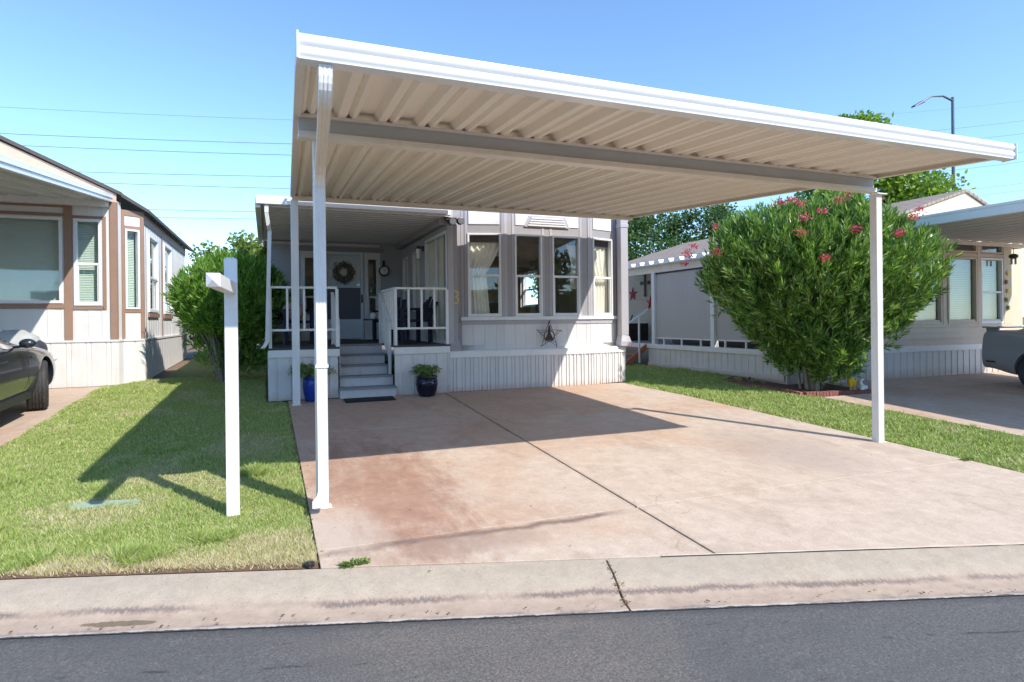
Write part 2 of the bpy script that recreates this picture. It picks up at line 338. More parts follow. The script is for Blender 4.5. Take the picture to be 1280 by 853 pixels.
# ------------------------------------------------------------------ mesh helpers
class MB:
    def __init__(s): s.v = []; s.f = []
    def quad(s, *p):
        i = len(s.v); s.v += [tuple(q) for q in p]; s.f.append(tuple(range(i, i+len(p))))
    def hexa(s, p):      # 8 points: bottom 4 ccw, top 4 ccw
        i = len(s.v); s.v += [tuple(q) for q in p]
        for f in ((3, 2, 1, 0), (4, 5, 6, 7), (0, 1, 5, 4), (1, 2, 6, 5), (2, 3, 7, 6), (3, 0, 4, 7)): s.f.append(tuple(i+k for k in f))
    def box(s, x0, x1, y0, y1, z0, z1):
        s.hexa([(x0, y0, z0), (x1, y0, z0), (x1, y1, z0), (x0, y1, z0), (x0, y0, z1), (x1, y0, z1), (x1, y1, z1), (x0, y1, z1)])
    def bar(s, a, b, w, h, up=(0, 0, 1)):
        a, b, up = Vector(a), Vector(b), Vector(up); d = (b-a).normalized(); sd = d.cross(up).normalized()*(w/2); u = sd.cross(d).normalized()*(h/2)
        s.hexa([a-sd-u, a+sd-u, b+sd-u, b-sd-u, a-sd+u, a+sd+u, b+sd+u, b-sd+u])
    def tube(s, pts, rad, n=8, cap=True):
        pts = [Vector(p) for p in pts]; rad = rad if isinstance(rad, (list, tuple)) else [rad]*len(pts)
        base = len(s.v); ref = None
        for i, p in enumerate(pts):
            d = (pts[min(i+1, len(pts)-1)]-pts[max(i-1, 0)]).normalized()
            if ref is None: ref = d.orthogonal().normalized()
            ref = (ref-d*ref.dot(d)).normalized(); o = d.cross(ref)
            for k in range(n):
                a = 2*PI*k/n; s.v.append(tuple(p+(ref*math.cos(a)+o*math.sin(a))*rad[i]))
        for i in range(len(pts)-1):
            for k in range(n):
                a = base+i*n+k; b = base+i*n+(k+1) % n; s.f.append((a, b, b+n, a+n))
        if cap:
            s.f.append(tuple(base+k for k in reversed(range(n)))); e = base+(len(pts)-1)*n; s.f.append(tuple(e+k for k in range(n)))
    def lathe(s, cx, cy, z0, prof, n=24):
        base = len(s.v)
        for r, z in prof:
            for k in range(n):
                a = 2*PI*k/n; s.v.append((cx+r*math.cos(a), cy+r*math.sin(a), z0+z))
        for i in range(len(prof)-1):
            for k in range(n):
                a = base+i*n+k; b = base+i*n+(k+1) % n; s.f.append((a, b, b+n, a+n))
        s.f.append(tuple(base+k for k in reversed(range(n)))); e = base+(len(prof)-1)*n; s.f.append(tuple(e+k for k in range(n)))
    def prism(s, poly, z0, z1):      # poly ccw
        n = len(poly); i = len(s.v); zf = (lambda z, k: z[k] if isinstance(z, (list, tuple)) else z)
        s.v += [(p[0], p[1], zf(z0, k)) for k, p in enumerate(poly)]+[(p[0], p[1], zf(z1, k)) for k, p in enumerate(poly)]
        s.f.append(tuple(i+k for k in reversed(range(n)))); s.f.append(tuple(i+n+k for k in range(n)))
        for k in range(n): s.f.append((i+k, i+(k+1) % n, i+n+(k+1) % n, i+n+k))
    def extrude(s, prof, a, b, cap=True):    # prof: list of world-offset vectors, swept from a to b
        a, b = Vector(a), Vector(b); n = len(prof); i = len(s.v)
        s.v += [tuple(a+Vector(p)) for p in prof]+[tuple(b+Vector(p)) for p in prof]
        for k in range(n): s.f.append((i+k, i+(k+1) % n, i+n+(k+1) % n, i+n+k))
        if cap: s.f.append(tuple(i+k for k in reversed(range(n)))); s.f.append(tuple(i+n+k for k in range(n)))
    def sphere(s, c, r, n=12, m=8):
        rx, ry, rz = r if isinstance(r, (tuple, list)) else (r, r, r); base = len(s.v)
        for j in range(1, m):
            t = PI*j/m
            for k in range(n): a = 2*PI*k/n; s.v.append((c[0]+rx*math.sin(t)*math.cos(a), c[1]+ry*math.sin(t)*math.sin(a), c[2]+rz*math.cos(t)))
        s.v += [(c[0], c[1], c[2]+rz), (c[0], c[1], c[2]-rz)]; top = len(s.v)-2; bot = top+1
        for j in range(m-2):
            for k in range(n): a = base+j*n+k; b = base+j*n+(k+1) % n; s.f.append((b, a, a+n, b+n))
        for k in range(n): s.f.append((base+k, base+(k+1) % n, top)); e = base+(m-2)*n; s.f.append((e+(k+1) % n, e+k, bot))
    def build(s, name, mat, parent=None, smooth=False, bevel=0, label=None):
        me = bpy.data.meshes.new(name); me.from_pydata(s.v, [], s.f); me.update()
        bm = bmesh.new(); bm.from_mesh(me)
        bmesh.ops.recalc_face_normals(bm, faces=bm.faces[:]); bm.to_mesh(me); bm.free()
        o = bpy.data.objects.new(name, me); COL.objects.link(o)
        me.materials.append(M(mat) if isinstance(mat, str) else mat)
        if smooth:
            for p in me.polygons: p.use_smooth = True
            me.set_sharp_from_angle(angle=R(smooth if smooth is not True else 40))
        if bevel:
            b = o.modifiers.new('bevel', 'BEVEL'); b.width = bevel; b.segments = 2; b.limit_method = 'ANGLE'; b.angle_limit = R(50)
        if parent: o.parent = parent; o.matrix_parent_inverse = parent.matrix_basis.inverted() if parent.type == 'EMPTY' else parent.matrix_parent_inverse.copy() @ Matrix() if False else local_inv(parent)
        if label: o['label'] = label
        return o
def world_basis(o):
    m = o.matrix_basis.copy()
    if o.parent: m = world_basis(o.parent) @ o.matrix_parent_inverse @ m
    return m
def local_inv(parent): return world_basis(parent).inverted()
def tag(o, label=None, cat=None, group=None, kind=None):
    if label: o['label'] = label
    if cat: o['category'] = cat
    if group: o['group'] = group
    if kind: o['kind'] = kind
    return o
def thing(name, label, cat, loc=(0, 0, 0), group=None):
    o = bpy.data.objects.new(name, None); COL.objects.link(o); o.location = loc; o.empty_display_size = .2
    return tag(o, label, cat, group)
def mesh_np(name, verts, faces_n, mat, parent=None, attr=None):
    """verts (N,3); all faces have faces_n verts in order"""
    me = bpy.data.meshes.new(name); n = len(verts); nf = n//faces_n
    me.vertices.add(n); me.vertices.foreach_set('co', verts.astype(np.float32).ravel())
    me.loops.add(n); me.loops.foreach_set('vertex_index', np.arange(n, dtype=np.int32))
    me.polygons.add(nf); me.polygons.foreach_set('loop_start', np.arange(0, n, faces_n, dtype=np.int32))
    me.update(calc_edges=True)
    if attr is not None:
        a = me.attributes.new('dry', 'FLOAT', 'POINT'); a.data.foreach_set('value', attr.astype(np.float32))
    me.materials.append(M(mat)); o = bpy.data.objects.new(name, me); COL.objects.link(o)
    if parent: o.parent = parent; o.matrix_parent_inverse = local_inv(parent)
    return o

class Frame:
    """wall frame: u along the wall, n outward, z up"""
    def __init__(s, ox, oy, ang=0): s.o = (ox, oy); s.c = math.cos(ang); s.s = math.sin(ang)
    def P(s, u, n, z): return (s.o[0]+u*s.c+n*s.s, s.o[1]+u*s.s-n*s.c, z)
    def box(s, mb, u0, u1, n0, n1, z0, z1):
        P = s.P; mb.hexa([P(u0, n1, z0), P(u1, n1, z0), P(u1, n0, z0), P(u0, n0, z0), P(u0, n1, z1), P(u1, n1, z1), P(u1, n0, z1), P(u0, n0, z1)])
    def wall(s, mb, u0, u1, z0, z1, holes=(), n0=-.1, n1=0):
        us = sorted({u0, u1, *[h[0] for h in holes], *[h[1] for h in holes]}); us = [u for u in us if u0 <= u <= u1]
        for a, b in zip(us, us[1:]):
            hs = sorted([h for h in holes if h[0] < (a+b)/2 < h[1]], key=lambda h: h[2]); z = z0
            for h in hs:
                if h[2] > z: s.box(mb, a, b, n0, n1, z, h[2])
                z = h[3]
            if z < z1: s.box(mb, a, b, n0, n1, z, z1)
    def ribbed(s, mb, u0, u1, z0, z1, pat, n=0, back=-.02):
        """pat: list of (du, depth) repeated; z0 may be a function of u"""
        pts = []; u = u0; k = 0
        while u < u1-1e-4:
            du, dep = pat[k % len(pat)]; pts.append((u, n+dep)); u += du; k += 1
        pts.append((u1, n+pat[k % len(pat)][1])); f = z0 if callable(z0) else (lambda u: z0)
        i = len(mb.v)
        for (uu, nn) in pts: mb.v += [s.P(uu, nn, f(uu)), s.P(uu, nn, z1), s.P(uu, back, z1), s.P(uu, back, f(uu))]
        for k in range(len(pts)-1):
            a = i+4*k; b = a+4
            for q in range(4): mb.f.append((a+q, b+q, b+(q+1) % 4, a+(q+1) % 4))
        mb.f.append((i, i+1, i+2, i+3)); e = i+4*(len(pts)-1); mb.f.append((e+3, e+2, e+1, e))
SK = [(.055, 0), (.004, 0), (.03, .018), (.004, .018), (.02, 0), (.004, 0), (.03, .018), (.004, .018)]
SID = [(.193, 0), (.003, -.006), (.005, -.006), (.003, 0)]
def window(root, F, u0, u1, z0, z1, mat='white_vinyl', glassm='glass', split=None, vsplit=None, fw=.035, label=None, sashdrop=.5, hang=None):
    mb = MB(); n0, n1 = -.06, .03
    F.box(mb, u0, u1, n0, n1, z0, z0+fw); F.box(mb, u0, u1, n0, n1, z1-fw, z1)
    F.box(mb, u0, u0+fw, n0, n1, z0+fw, z1-fw); F.box(mb, u1-fw, u1, n0, n1, z0+fw, z1-fw)
    w = mb.build('window', mat, root, bevel=.004, label=label)
    if split is not None:
        zs = z0+(z1-z0)*split; mb = MB(); s = .022
        F.box(mb, u0+fw, u1-fw, -.02, .02, zs-.02, zs+.02)
        F.box(mb, u0+fw, u0+fw+s, -.02, .012, z0+fw, zs-.02); F.box(mb, u1-fw-s, u1-fw, -.02, .012, z0+fw, zs-.02); F.box(mb, u0+fw+s, u1-fw-s, -.02, .012, z0+fw, z0+fw+s)
        mb.build('sash', mat, w, bevel=.003)
    if vsplit is not None:
        us = u0+(u1-u0)*vsplit; mb = MB(); F.box(mb, us-.02, us+.02, -.02, .02, z0+fw, z1-fw); mb.build('sash', mat, w)
    mb = MB(); mb.quad(F.P(u0+fw*.6, -.03, z0+fw*.6), F.P(u1-fw*.6, -.03, z0+fw*.6), F.P(u1-fw*.6, -.03, z1-fw*.6), F.P(u0+fw*.6, -.03, z1-fw*.6))
    mb.build('pane', glassm, w)
    return w
def drape(F, root, u0, u1, z0, z1, side, n=-.13, tie=.45):
    """gathered curtain tied back towards one side"""
    mb = MB(); NU, NZ = 36, 22; i0 = len(mb.v)
    for j in range(NZ+1):
        t = j/NZ; z = z1+(z0-z1)*t
        if t < tie: w = 1-(.42*(t/tie)**1.6)
        else: w = .58+.10*((t-tie)/(1-tie))
        for i in range(NU+1):
            s = i/NU; uu = s*w if side < 0 else 1-(1-s)*w
            nn = n+.022*math.sin(s*NU*.95*1.1+.6*math.sin(t*5))*(1.15-.5*abs(t-tie))
            mb.v.append(F.P(u0+(u1-u0)*uu, nn, z))
    for j in range(NZ):
        for i in range(NU): a = i0+j*(NU+1)+i; mb.f.append((a, a+1, a+NU+2, a+NU+1))
    return mb.build('curtain', 'curtain', root, smooth=80)
def blind(F, root, u0, u1, z0, z1, n=-.09, step=.035, mat='white_blind'):
    mb = MB(); z = z0
    while z < z1:
        P = F.P; mb.quad(P(u0, n, z), P(u1, n, z), P(u1, n-.018, z+step*.93), P(u0, n-.018, z+step*.93)); z += step
    return mb.build('blind', mat, root)
def sid(F, mb, u0, u1, z0, z1, holes):
    us = sorted({u0, u1, *[h[0] for h in holes], *[h[1] for h in holes]})
    for a, b in zip(us, us[1:]):
        z = z0
        for h in [h for h in holes if h[0] < (a+b)/2 < h[1]]:
            F.ribbed(mb, a, b, z, h[2], SID, 0, -.02); z = h[3]
        F.ribbed(mb, a, b, z, z1, SID, 0, -.02)
def interior_box(root, x0, x1, y0, y1, z0, z1, mat='interior', right=True):
    mb = MB(); P = [(x0, y0), (x1, y0), (x1, y1), (x0, y1)]
    mb.quad((x0, y0, z0), (x1, y0, z0), (x1, y1, z0), (x0, y1, z0)); mb.quad((x0, y0, z1), (x0, y1, z1), (x1, y1, z1), (x1, y0, z1))
    mb.quad((x0, y1, z0), (x1, y1, z0), (x1, y1, z1), (x0, y1, z1)); mb.quad((x0, y0, z0), (x0, y1, z0), (x0, y1, z1), (x0, y0, z1))
    if right: mb.quad((x1, y0, z0), (x1, y1, z0), (x1, y1, z1), (x1, y0, z1))
    return mb.build('interior_room', mat, root)

# ------------------------------------------------------------------ ground
def sheet_uD(name, us, ds, off, mat):
    mb = MB(); nd = len(ds)
    for u in us:
        for d in ds: x, y = XY(u, d); mb.v.append((x, y, T(x, y)+off))
    for i in range(len(us)-1):
        for j in range(nd-1): a = i*nd+j; mb.f.append((a, a+nd, a+nd+1, a+1))
    o = mb.build(name, mat); tag(o, kind='structure'); return o
far = [-400, -200, -100, -50, -25]; us = far+[x for x in np.arange(-24, 25, .5)]+[25, 50, 100, 200, 400]
ds = [-400, -150, -60, -25, -10, -3.9, -3.5, -3.36, 0, 3.2, 3.36, 3.5, 3.56, 3.64, 3.74, 3.92]+list(np.arange(4.4, 30, .5))+[35, 50, 80, 150, 400, 700]
sheet_uD('ground', us, ds, -.035, 'ground_soil')
sheet_uD('road', far+list(np.arange(-24, 25, 1.))+[25, 50, 100, 200, 400], [-3.36, -2, -1, 0, 1, 2, 3.0, 3.365], 0, 'asphalt')
def kerb(name, sgn):
    mb = MB(); js = [.985+4.6*k for k in range(-6, 7)]
    prof_d = [3.355, 3.50, 3.53, 3.56, 3.60, 3.64, 3.69, 3.74, 3.83, DK-.004]
    for a, b in zip(js, js[1:]):
        a += .007; b -= .007; n = len(prof_d); steps = 6
        i0 = len(mb.v)
        for k in range(steps+1):
            u = a+(b-a)*k/steps
            for d in prof_d:
                x, y = XY(u, d*sgn); mb.v.append((x, y, T(x, y)+.006))
        for k in range(steps):
            for j in range(n-1): q = i0+k*n+j; mb.f.append((q, q+n, q+n+1, q+1))
        for d in ((a, 0), (b, steps)):
            for j in range(n-1):
                q = i0+d[1]*n+j; p, r = mb.v[q], mb.v[q+1]; mb.quad(p, r, (r[0], r[1], r[2]-.05), (p[0], p[1], p[2]-.05))
    o = mb.build(name, 'kerb_concrete', smooth=30); tag(o, kind='structure'); return o
kerb('kerb', 1)

def kerbY(x): return (DK-NX*x)/NY
def redge(y):   # right edge of own driveway
    pts = [(1.9, 6.95), (3.7, 6.86), (4.18, 6.83), (5.23, 6.745), (6.24, 6.676), (8.37, 6.49), (9.48, 6.30), (9.97, 6.22)]
    if y <= pts[0][0]: return pts[0][1]
    for (a, xa), (b, xb) in zip(pts, pts[1:]):
        if y <= b: return xa+(xb-xa)*(y-a)/(b-a)
    return pts[-1][1]
def slab(mb, poly, off=.012, th=.06):
    mb.prism(poly, [T(*p)+off-th for p in poly], [T(*p)+off for p in poly])
mb = MB(); g = .009
L = lambda y: .30-.003*(y-4); J = lambda y: 2.76-.002*(y-4)
def row(ya, yb):   # functions of x for the front and back edges
    a = [(L(4)+0, ya(.3)), (J(4)-g, ya(2.75)), (J(4)-g, yb(2.75)), (L(4), yb(.3))]; slab(mb, a)
    y0, y1 = ya(6.8), yb(6.8); n = 6
    pts = [(J(4)+g, ya(2.77))]+[(redge(y0+(y1-y0)*k/n), y0+(y1-y0)*k/n) for k in range(n+1)]+[(J(4)+g, yb(2.77))]
    slab(mb, pts)
row(lambda x: kerbY(x)+.004, lambda x: 4.25-g-.01*x)
row(lambda x: 4.25+g-.01*x, lambda x: 7.70-g-.02*x)
row(lambda x: 7.70+g-.02*x, lambda x: 9.97)
o = mb.build('driveway', 'driveway_slab', bevel=.004); tag(o, kind='structure')
# thin white grout line along the kerb on the right bay
mb = MB(); xs_ = list(np.arange(2.4, 7.0, .06))
for a, b in zip(xs_, xs_[1:]):
    wa = .006+.008*abs(math.sin(a*9.1)*math.sin(a*3.3+1)); wb = .006+.008*abs(math.sin(b*9.1)*math.sin(b*3.3+1)); za_, zb_ = T(a, kerbY(a)+.01)+.015, T(b, kerbY(b)+.01)+.015
    mb.quad((a, kerbY(a)-wa, za_), (b, kerbY(b)-wb, zb_), (b, kerbY(b)+wb, zb_), (a, kerbY(a)+wa, za_))
o = mb.build('grout_seam', 'concrete_plain'); tag(o, kind='structure')
# left neighbour's driveway
mb = MB()
for y0, y1 in ((4.9, 8.2), (8.212, 12.5)):
    slab(mb, [(-8.5, y0), (-2.69 if y0 < 5 else -2.67, y0), (-2.67 if y0 < 5 else -2.52, y1), (-8.5, y1)])
slab(mb, [(-8.5, kerbY(-8.5)+.004), (-2.72, kerbY(-2.72)+.004), (-2.69, 4.888), (-8.5, 4.888)])
o = mb.build('neighbour_driveway', 'neighbour_slab'); tag(o, kind='structure')
mb = MB()
for y0, y1 in ((1.6, 4.1), (4.112, 7.55)):
    slab(mb, [(8.72-.02*y0, y0), (12.2, y0), (12.2, y1), (8.72-.02*y1, y1)]); slab(mb, [(12.212, y0), (18, y0), (18, y1), (12.212, y1)])
slab(mb, [(9.85, 7.562), (18, 7.562), (18, 9.6), (9.85, 9.6)])
o = mb.build('neighbour_driveway', 'neighbour_slab'); tag(o, kind='structure')

# lawns
def lawn(name, polyf, y0, y1, step=.5):
    mb = MB(); ys = list(np.arange(y0, y1, step))+[y1]; pr = None
    for y in ys:
        a, b = polyf(y); n = 8; row_ = []
        for k in range(n+1):
            x = a+(b-a)*k/n; row_.append(len(mb.v)); mb.v.append((x, max(y, kerbY(x)+.02), T(x, max(y, kerbY(x)+.02))+.0))
        if pr:
            for k in range(n): mb.f.append((pr[k], pr[k+1], row_[k+1], row_[k]))
        pr = row_
    o = mb.build(name, 'lawn_base'); tag(o, kind='structure'); return o
lawn('lawn', lambda y: (-2.70 if y < 8.3 else (-2.66 if y < 12.5 else -1.8), .29 if y < 9.9 else (-.02 if y < 14 else -.05)), 3.9, 24, .4)
lawn('lawn', lambda y: (redge(min(y, 9.95))+.01 if y < 9.9 else 6.36, 8.70-.02*y if y < 7.8 else (8.35 if y < 8.9 else 8.85)), 1.9, 22, .4)

def smooth_noise(xs, ys, s, seed):
    r = np.random.default_rng(seed); v = 0
    for k in range(5):
        a, b, p = r.uniform(-1, 1), r.uniform(-1, 1), r.uniform(0, 6.28); f = s*r.uniform(.6, 2)
        v = v+np.sin((xs*a+ys*b)*f*3+p+np.sin((xs*b-ys*a)*f*2))
    return v/5
def blades(name, n, gen, mat='grass_blade', hmin=.012, hmax=.034, w=.0028, label='', dryf=None):
    xs, ys = gen(n); n = len(xs)
    z = np.array([T(x, y) for x, y in zip(xs, ys)])
    a = rng.uniform(0, 2*PI, n); h = rng.uniform(hmin, hmax, n)*(1+.55*smooth_noise(xs, ys, 3, 23)); lean = rng.uniform(.3, 1.4, n)*h; la = rng.uniform(0, 2*PI, n)
    d = np.sqrt(xs**2+ys**2); ww = w*np.clip(d/5, .8, 2.2)
    p0 = np.stack([xs-np.cos(a)*ww, ys-np.sin(a)*ww, z-.003], 1); p1 = np.stack([xs+np.cos(a)*ww, ys+np.sin(a)*ww, z-.003], 1)
    p2 = np.stack([xs+np.cos(la)*lean, ys+np.sin(la)*lean, z+h], 1)
    v = np.stack([p0, p1, p2], 1).reshape(-1, 3)
    dry = dryf(xs, ys) if dryf else np.zeros(n)
    cl = np.clip(smooth_noise(xs, ys, 7, 51)*1.2, -.2, .5); h = h*(1+cl); p2 = np.stack([xs+np.cos(la)*lean, ys+np.sin(la)*lean, z+h], 1); v = np.stack([p0, p1, p2], 1).reshape(-1, 3)
    dry = np.where(rng.random(n) < dry, rng.uniform(.6, 1, n), rng.uniform(0, .25, n)*(rng.random(n) < .5))
    o = mesh_np(name, v, 3, mat, attr=np.repeat(dry, 3)); tag(o, label, 'grass', kind='stuff'); return o
def gen_left(n):
    y = rng.random(n)**1.5*9.5+3.9; x = rng.uniform(-2.72, .29, n)
    k = (y > (DK-NX*x)/NY+.03) & ~((x < -2.66) & (y > 8)) & ~((y > 9.9) & (x > -.03)) & (y < 13.2)
    # sparse bare collar round the valve lid
    r = ((x+1.22)/.27)**2+((y-5.77)/.075)**2+.35*smooth_noise(x, y, 9, 31); k &= r > .8
    e = (x*NX+y*NY)-DK; e = e+smooth_noise(x, y, 5, 4)*.05; k &= (e > .085) | (rng.random(n) < .12)
    k &= ~((x > .255) & (rng.random(n) < .8))
    return x[k], y[k]
def dry_left(x, y):
    dk = (x*NX+y*NY)-DK
    wv = .16+.16*smooth_noise(x, y, 1.3, 77); v = np.clip(1-(dk-.12)/(wv+.08), 0, 1)*.97
    r = ((x-.02)/.4)**2+((y-4.35)/.42)**2; v = np.maximum(v, np.clip(1.3-r, 0, .8))
    r = ((x+1.25)/.55)**2+((y-5.75)/.22)**2; v = np.maximum(v, np.clip(1.2-r, 0, .5))
    nz = smooth_noise(x, y, 1.4, 3); v = np.maximum(v, np.clip(nz*1.3-.15, 0, .6))
    v = np.maximum(v, np.clip(smooth_noise(x, y, 4, 17)*1.5-.5, 0, .6))
    return np.maximum(v, .10)
blades('grass', 520000, gen_left, label='mown green lawn with straw-dry edge along the kerb', dryf=dry_left)
def gen_right(n):
    y = rng.random(n)**1.2*12+1.9; x = rng.uniform(6.2, 8.9, n)
    re = np.array([redge(v) for v in y]); le = np.where(y < 7.8, 8.68-.02*y, np.where(y < 8.9, 8.3, 8.83))
    k = (x > re+.01) & (x < le) & (y > (DK-NX*x)/NY+.03) & ~((y > 9.9) & (x < 6.4)); return x[k], y[k]
blades('grass', 170000, gen_right, label='narrow strip of mown grass between the two driveways', hmin=.02, hmax=.05, w=.004,
       dryf=lambda x, y: np.maximum(.05, np.clip(smooth_noise(x, y, 1.6, 8)-.35, 0, .4)))

def gen_clump(n):
    cs = [(-1.52, 4.75, .22), (-1.9, 5.3, .15), (-.75, 4.55, .16), (-.35, 4.75, .14), (-2.2, 6.6, .2), (-.1, 6.2, .12), (-1.0, 7.4, .18)]
    k = rng.integers(0, len(cs), n); c = np.array(cs)[k]; a = rng.uniform(0, 2*PI, n); r = np.sqrt(rng.random(n))*c[:, 2]
    return c[:, 0]+np.cos(a)*r, c[:, 1]+np.sin(a)*r*.7
blades('grass_clump', 14000, gen_clump, hmin=.035, hmax=.075, w=.0035, label='scattered darker clumps of coarser grass in the left lawn', dryf=lambda x, y: x*0+.03)
# small weed at the joint
def tuft(name, cx, cy, r, n, label):
    a = rng.uniform(0, 2*PI, n); q = np.sqrt(rng.random(n))*r; xs = cx+np.cos(a)*q*1.6; ys = cy+np.sin(a)*q*.45
    z0 = np.array([T(x, y) for x, y in zip(xs, ys)])+.012
    b = rng.uniform(0, 2*PI, n); l = rng.uniform(.012, .035, n); dx, dy = np.cos(b)*l, np.sin(b)*l; h = rng.uniform(.004, .03, n)
    p = np.stack([np.stack([xs, ys, z0], 1), np.stack([xs+dx*.5-dy*.25, ys+dy*.5+dx*.25, z0+h*.7], 1), np.stack([xs+dx, ys+dy, z0+h], 1), np.stack([xs+dx*.5+dy*.25, ys+dy*.5-dx*.25, z0+h*.7], 1)], 1).reshape(-1, 3)
    tag(mesh_np(name, p, 4, 'pot_leaf'), label, 'weed')
tuft('weed', .50, 3.965, .06, 330, 'low green weed growing in the seam between driveway and kerb')
tuft('weed', 6.83, 4.20, .06, 160, 'tiny weed at the right end of the driveway joint by the grass')

# dry leaves and grit: in the gutter, in the kerb joint, round the bed and against the lawn edge
xs, ys = [], []
def scatter(n, fn):
    for _ in range(n): a, b = fn(); xs.append(a); ys.append(b)
scatter(150, lambda: XY(rng.uniform(-3, 6), 3.40+abs(rng.normal(0, .05))))
scatter(70, lambda: XY(.985+rng.normal(0, .012), rng.uniform(3.42, 3.9)))
scatter(160, lambda: (rng.normal(9.6, .7), rng.normal(7.3, .35)))
scatter(90, lambda: (lambda x: (x, kerbY(x)+rng.uniform(-.03, .12)))(rng.uniform(-2.6, .3)))
scatter(60, lambda: (rng.uniform(.4, 6.4), rng.uniform(3.4, 9.6)))
scatter(60, lambda: (rng.normal(.33, .03), rng.uniform(4, 9.5)))
xs, ys = np.array(xs), np.array(ys); n = len(xs); zz = np.array([T(a, b) for a, b in zip(xs, ys)])+.016
q = rng.uniform(0, 2*PI, n); l = rng.uniform(.004, .014, n); wd = l*rng.uniform(.25, .6, n); dx, dy = np.cos(q)*l, np.sin(q)*l; ex, ey = -np.sin(q)*wd, np.cos(q)*wd
tag(mesh_np('leaf_litter', np.stack([np.stack([xs-dx, ys-dy, zz], 1), np.stack([xs+ex, ys+ey, zz+.003], 1), np.stack([xs+dx, ys+dy, zz+.002], 1), np.stack([xs-ex, ys-ey, zz], 1)], 1).reshape(-1, 3), 4, 'litter'), 'tiny dry leaves and grit on kerb, joint and driveway', 'litter', kind='stuff')

# ------------------------------------------------------------------ carport
def zr(y): return 3.10+.056*(y-3.70)          # underside of pans
YF, YR = 3.72, 9.62
def roofx(s, y):                                # s 0..1 across the tapered roof
    t = (y-YF)/(YR-YF); a = .185+(.36-.185)*t; b = 6.69+(6.24-6.69)*t; return a+(b-a)*s
PANPAT = [(.035, 0), (.03, 0), (.03, .035), (.03, .0), (.035, 0), (.035, .062), (.13, .062), (.035, 0)]
def pans(root, fx, n, y0, y1, zf, mat, pat=PANPAT, name='roof_panel', k=.0015):
    us = [0]; zz = [0]; P = sum(p[0] for p in pat); u = 0
    for i in range(n):
        for du, z in pat: u += du; us.append(u); zz.append(z)
    us = [a/u for a in us]; mb = MB(); N = len(us)
    ys = [y0, y1]
    for y in ys:
        for a, z in zip(us, zz): mb.v.append((fx(a, y), y, zf(y)+z))
    for i in range(N-1): mb.f.append((i, i+1, N+i+1, N+i))
    o = mb.build(name, mat, root); s = o.modifiers.new('sheet', 'SOLIDIFY'); s.thickness = .002; s.offset = 1
    return o
cp = thing('carport', 'open white and tan metal carport standing over the middle driveway', 'carport', (3.5, 6.5, .15))
pans(cp, roofx, 20, YF, YR, zr, 'pan_tan')
# front gutter with two rounded mouldings
gp = [(0, 0), (0, .012)]
def arc(y, z0, z1, d, n=6):
    return [(y-d*math.sin(PI*k/n), z0+(z1-z0)*k/n) for k in range(n+1)]
gprof = [(0, .0, -.0)]
outl = [(.10, 0), (.0, 0)]+arc(0, .010, .068, .013)+[(.004, .073)]+arc(0, .078, .135, .013)+[(0, .143), (.012, .148), (.012, .143), (.018, .02), (.09, .02), (.09, .14), (.10, .14)]
GZ = 3.052; GY = 3.665
pr3 = [Vector((0, y, z)) for y, z in outl]
mb = MB(); mb.extrude(pr3, (roofx(0, YF)-.004, GY, GZ), (roofx(1, YF), GY, GZ)); mb.build('gutter', 'gutter_white', cp, smooth=50)
for s, x in ((-1, roofx(0, YF)-.012), (1, roofx(1, YF)+.002)):
    mb = MB(); mb.box(x, x+.012, GY-.022, GY+.11, GZ-.006, GZ+.149)
    mb.build('gutter_end_cap', 'gutter_white', cp, bevel=.002)
# beam
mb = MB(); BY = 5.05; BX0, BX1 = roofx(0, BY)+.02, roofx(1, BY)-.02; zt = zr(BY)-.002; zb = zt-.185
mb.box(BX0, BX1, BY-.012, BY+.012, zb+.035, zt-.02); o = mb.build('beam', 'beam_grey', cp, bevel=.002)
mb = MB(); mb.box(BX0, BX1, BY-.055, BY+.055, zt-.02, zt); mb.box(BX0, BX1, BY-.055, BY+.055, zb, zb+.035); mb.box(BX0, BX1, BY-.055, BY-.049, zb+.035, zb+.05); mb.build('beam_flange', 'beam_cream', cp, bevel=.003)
mb = MB(); mb.box(BX0, BX1, BY-.0135, BY-.0125, zb+.04, zt-.022); 
# rear header
mb = MB(); HY = YR-.03; hz = zr(HY)-.003; mb.box(roofx(0, HY)+.01, roofx(1, HY)-.01, HY-.035, HY+.03, hz-.065, hz); mb.build('header', 'beam_cream', cp, bevel=.003)
mb = MB(); mb.box(roofx(0, YR)+.01, roofx(1, YR)-.01, YR-.004, YR+.002, zr(YR)-.004, zr(YR)+.068); mb.build('rear_flashing', 'pan_tan', cp)
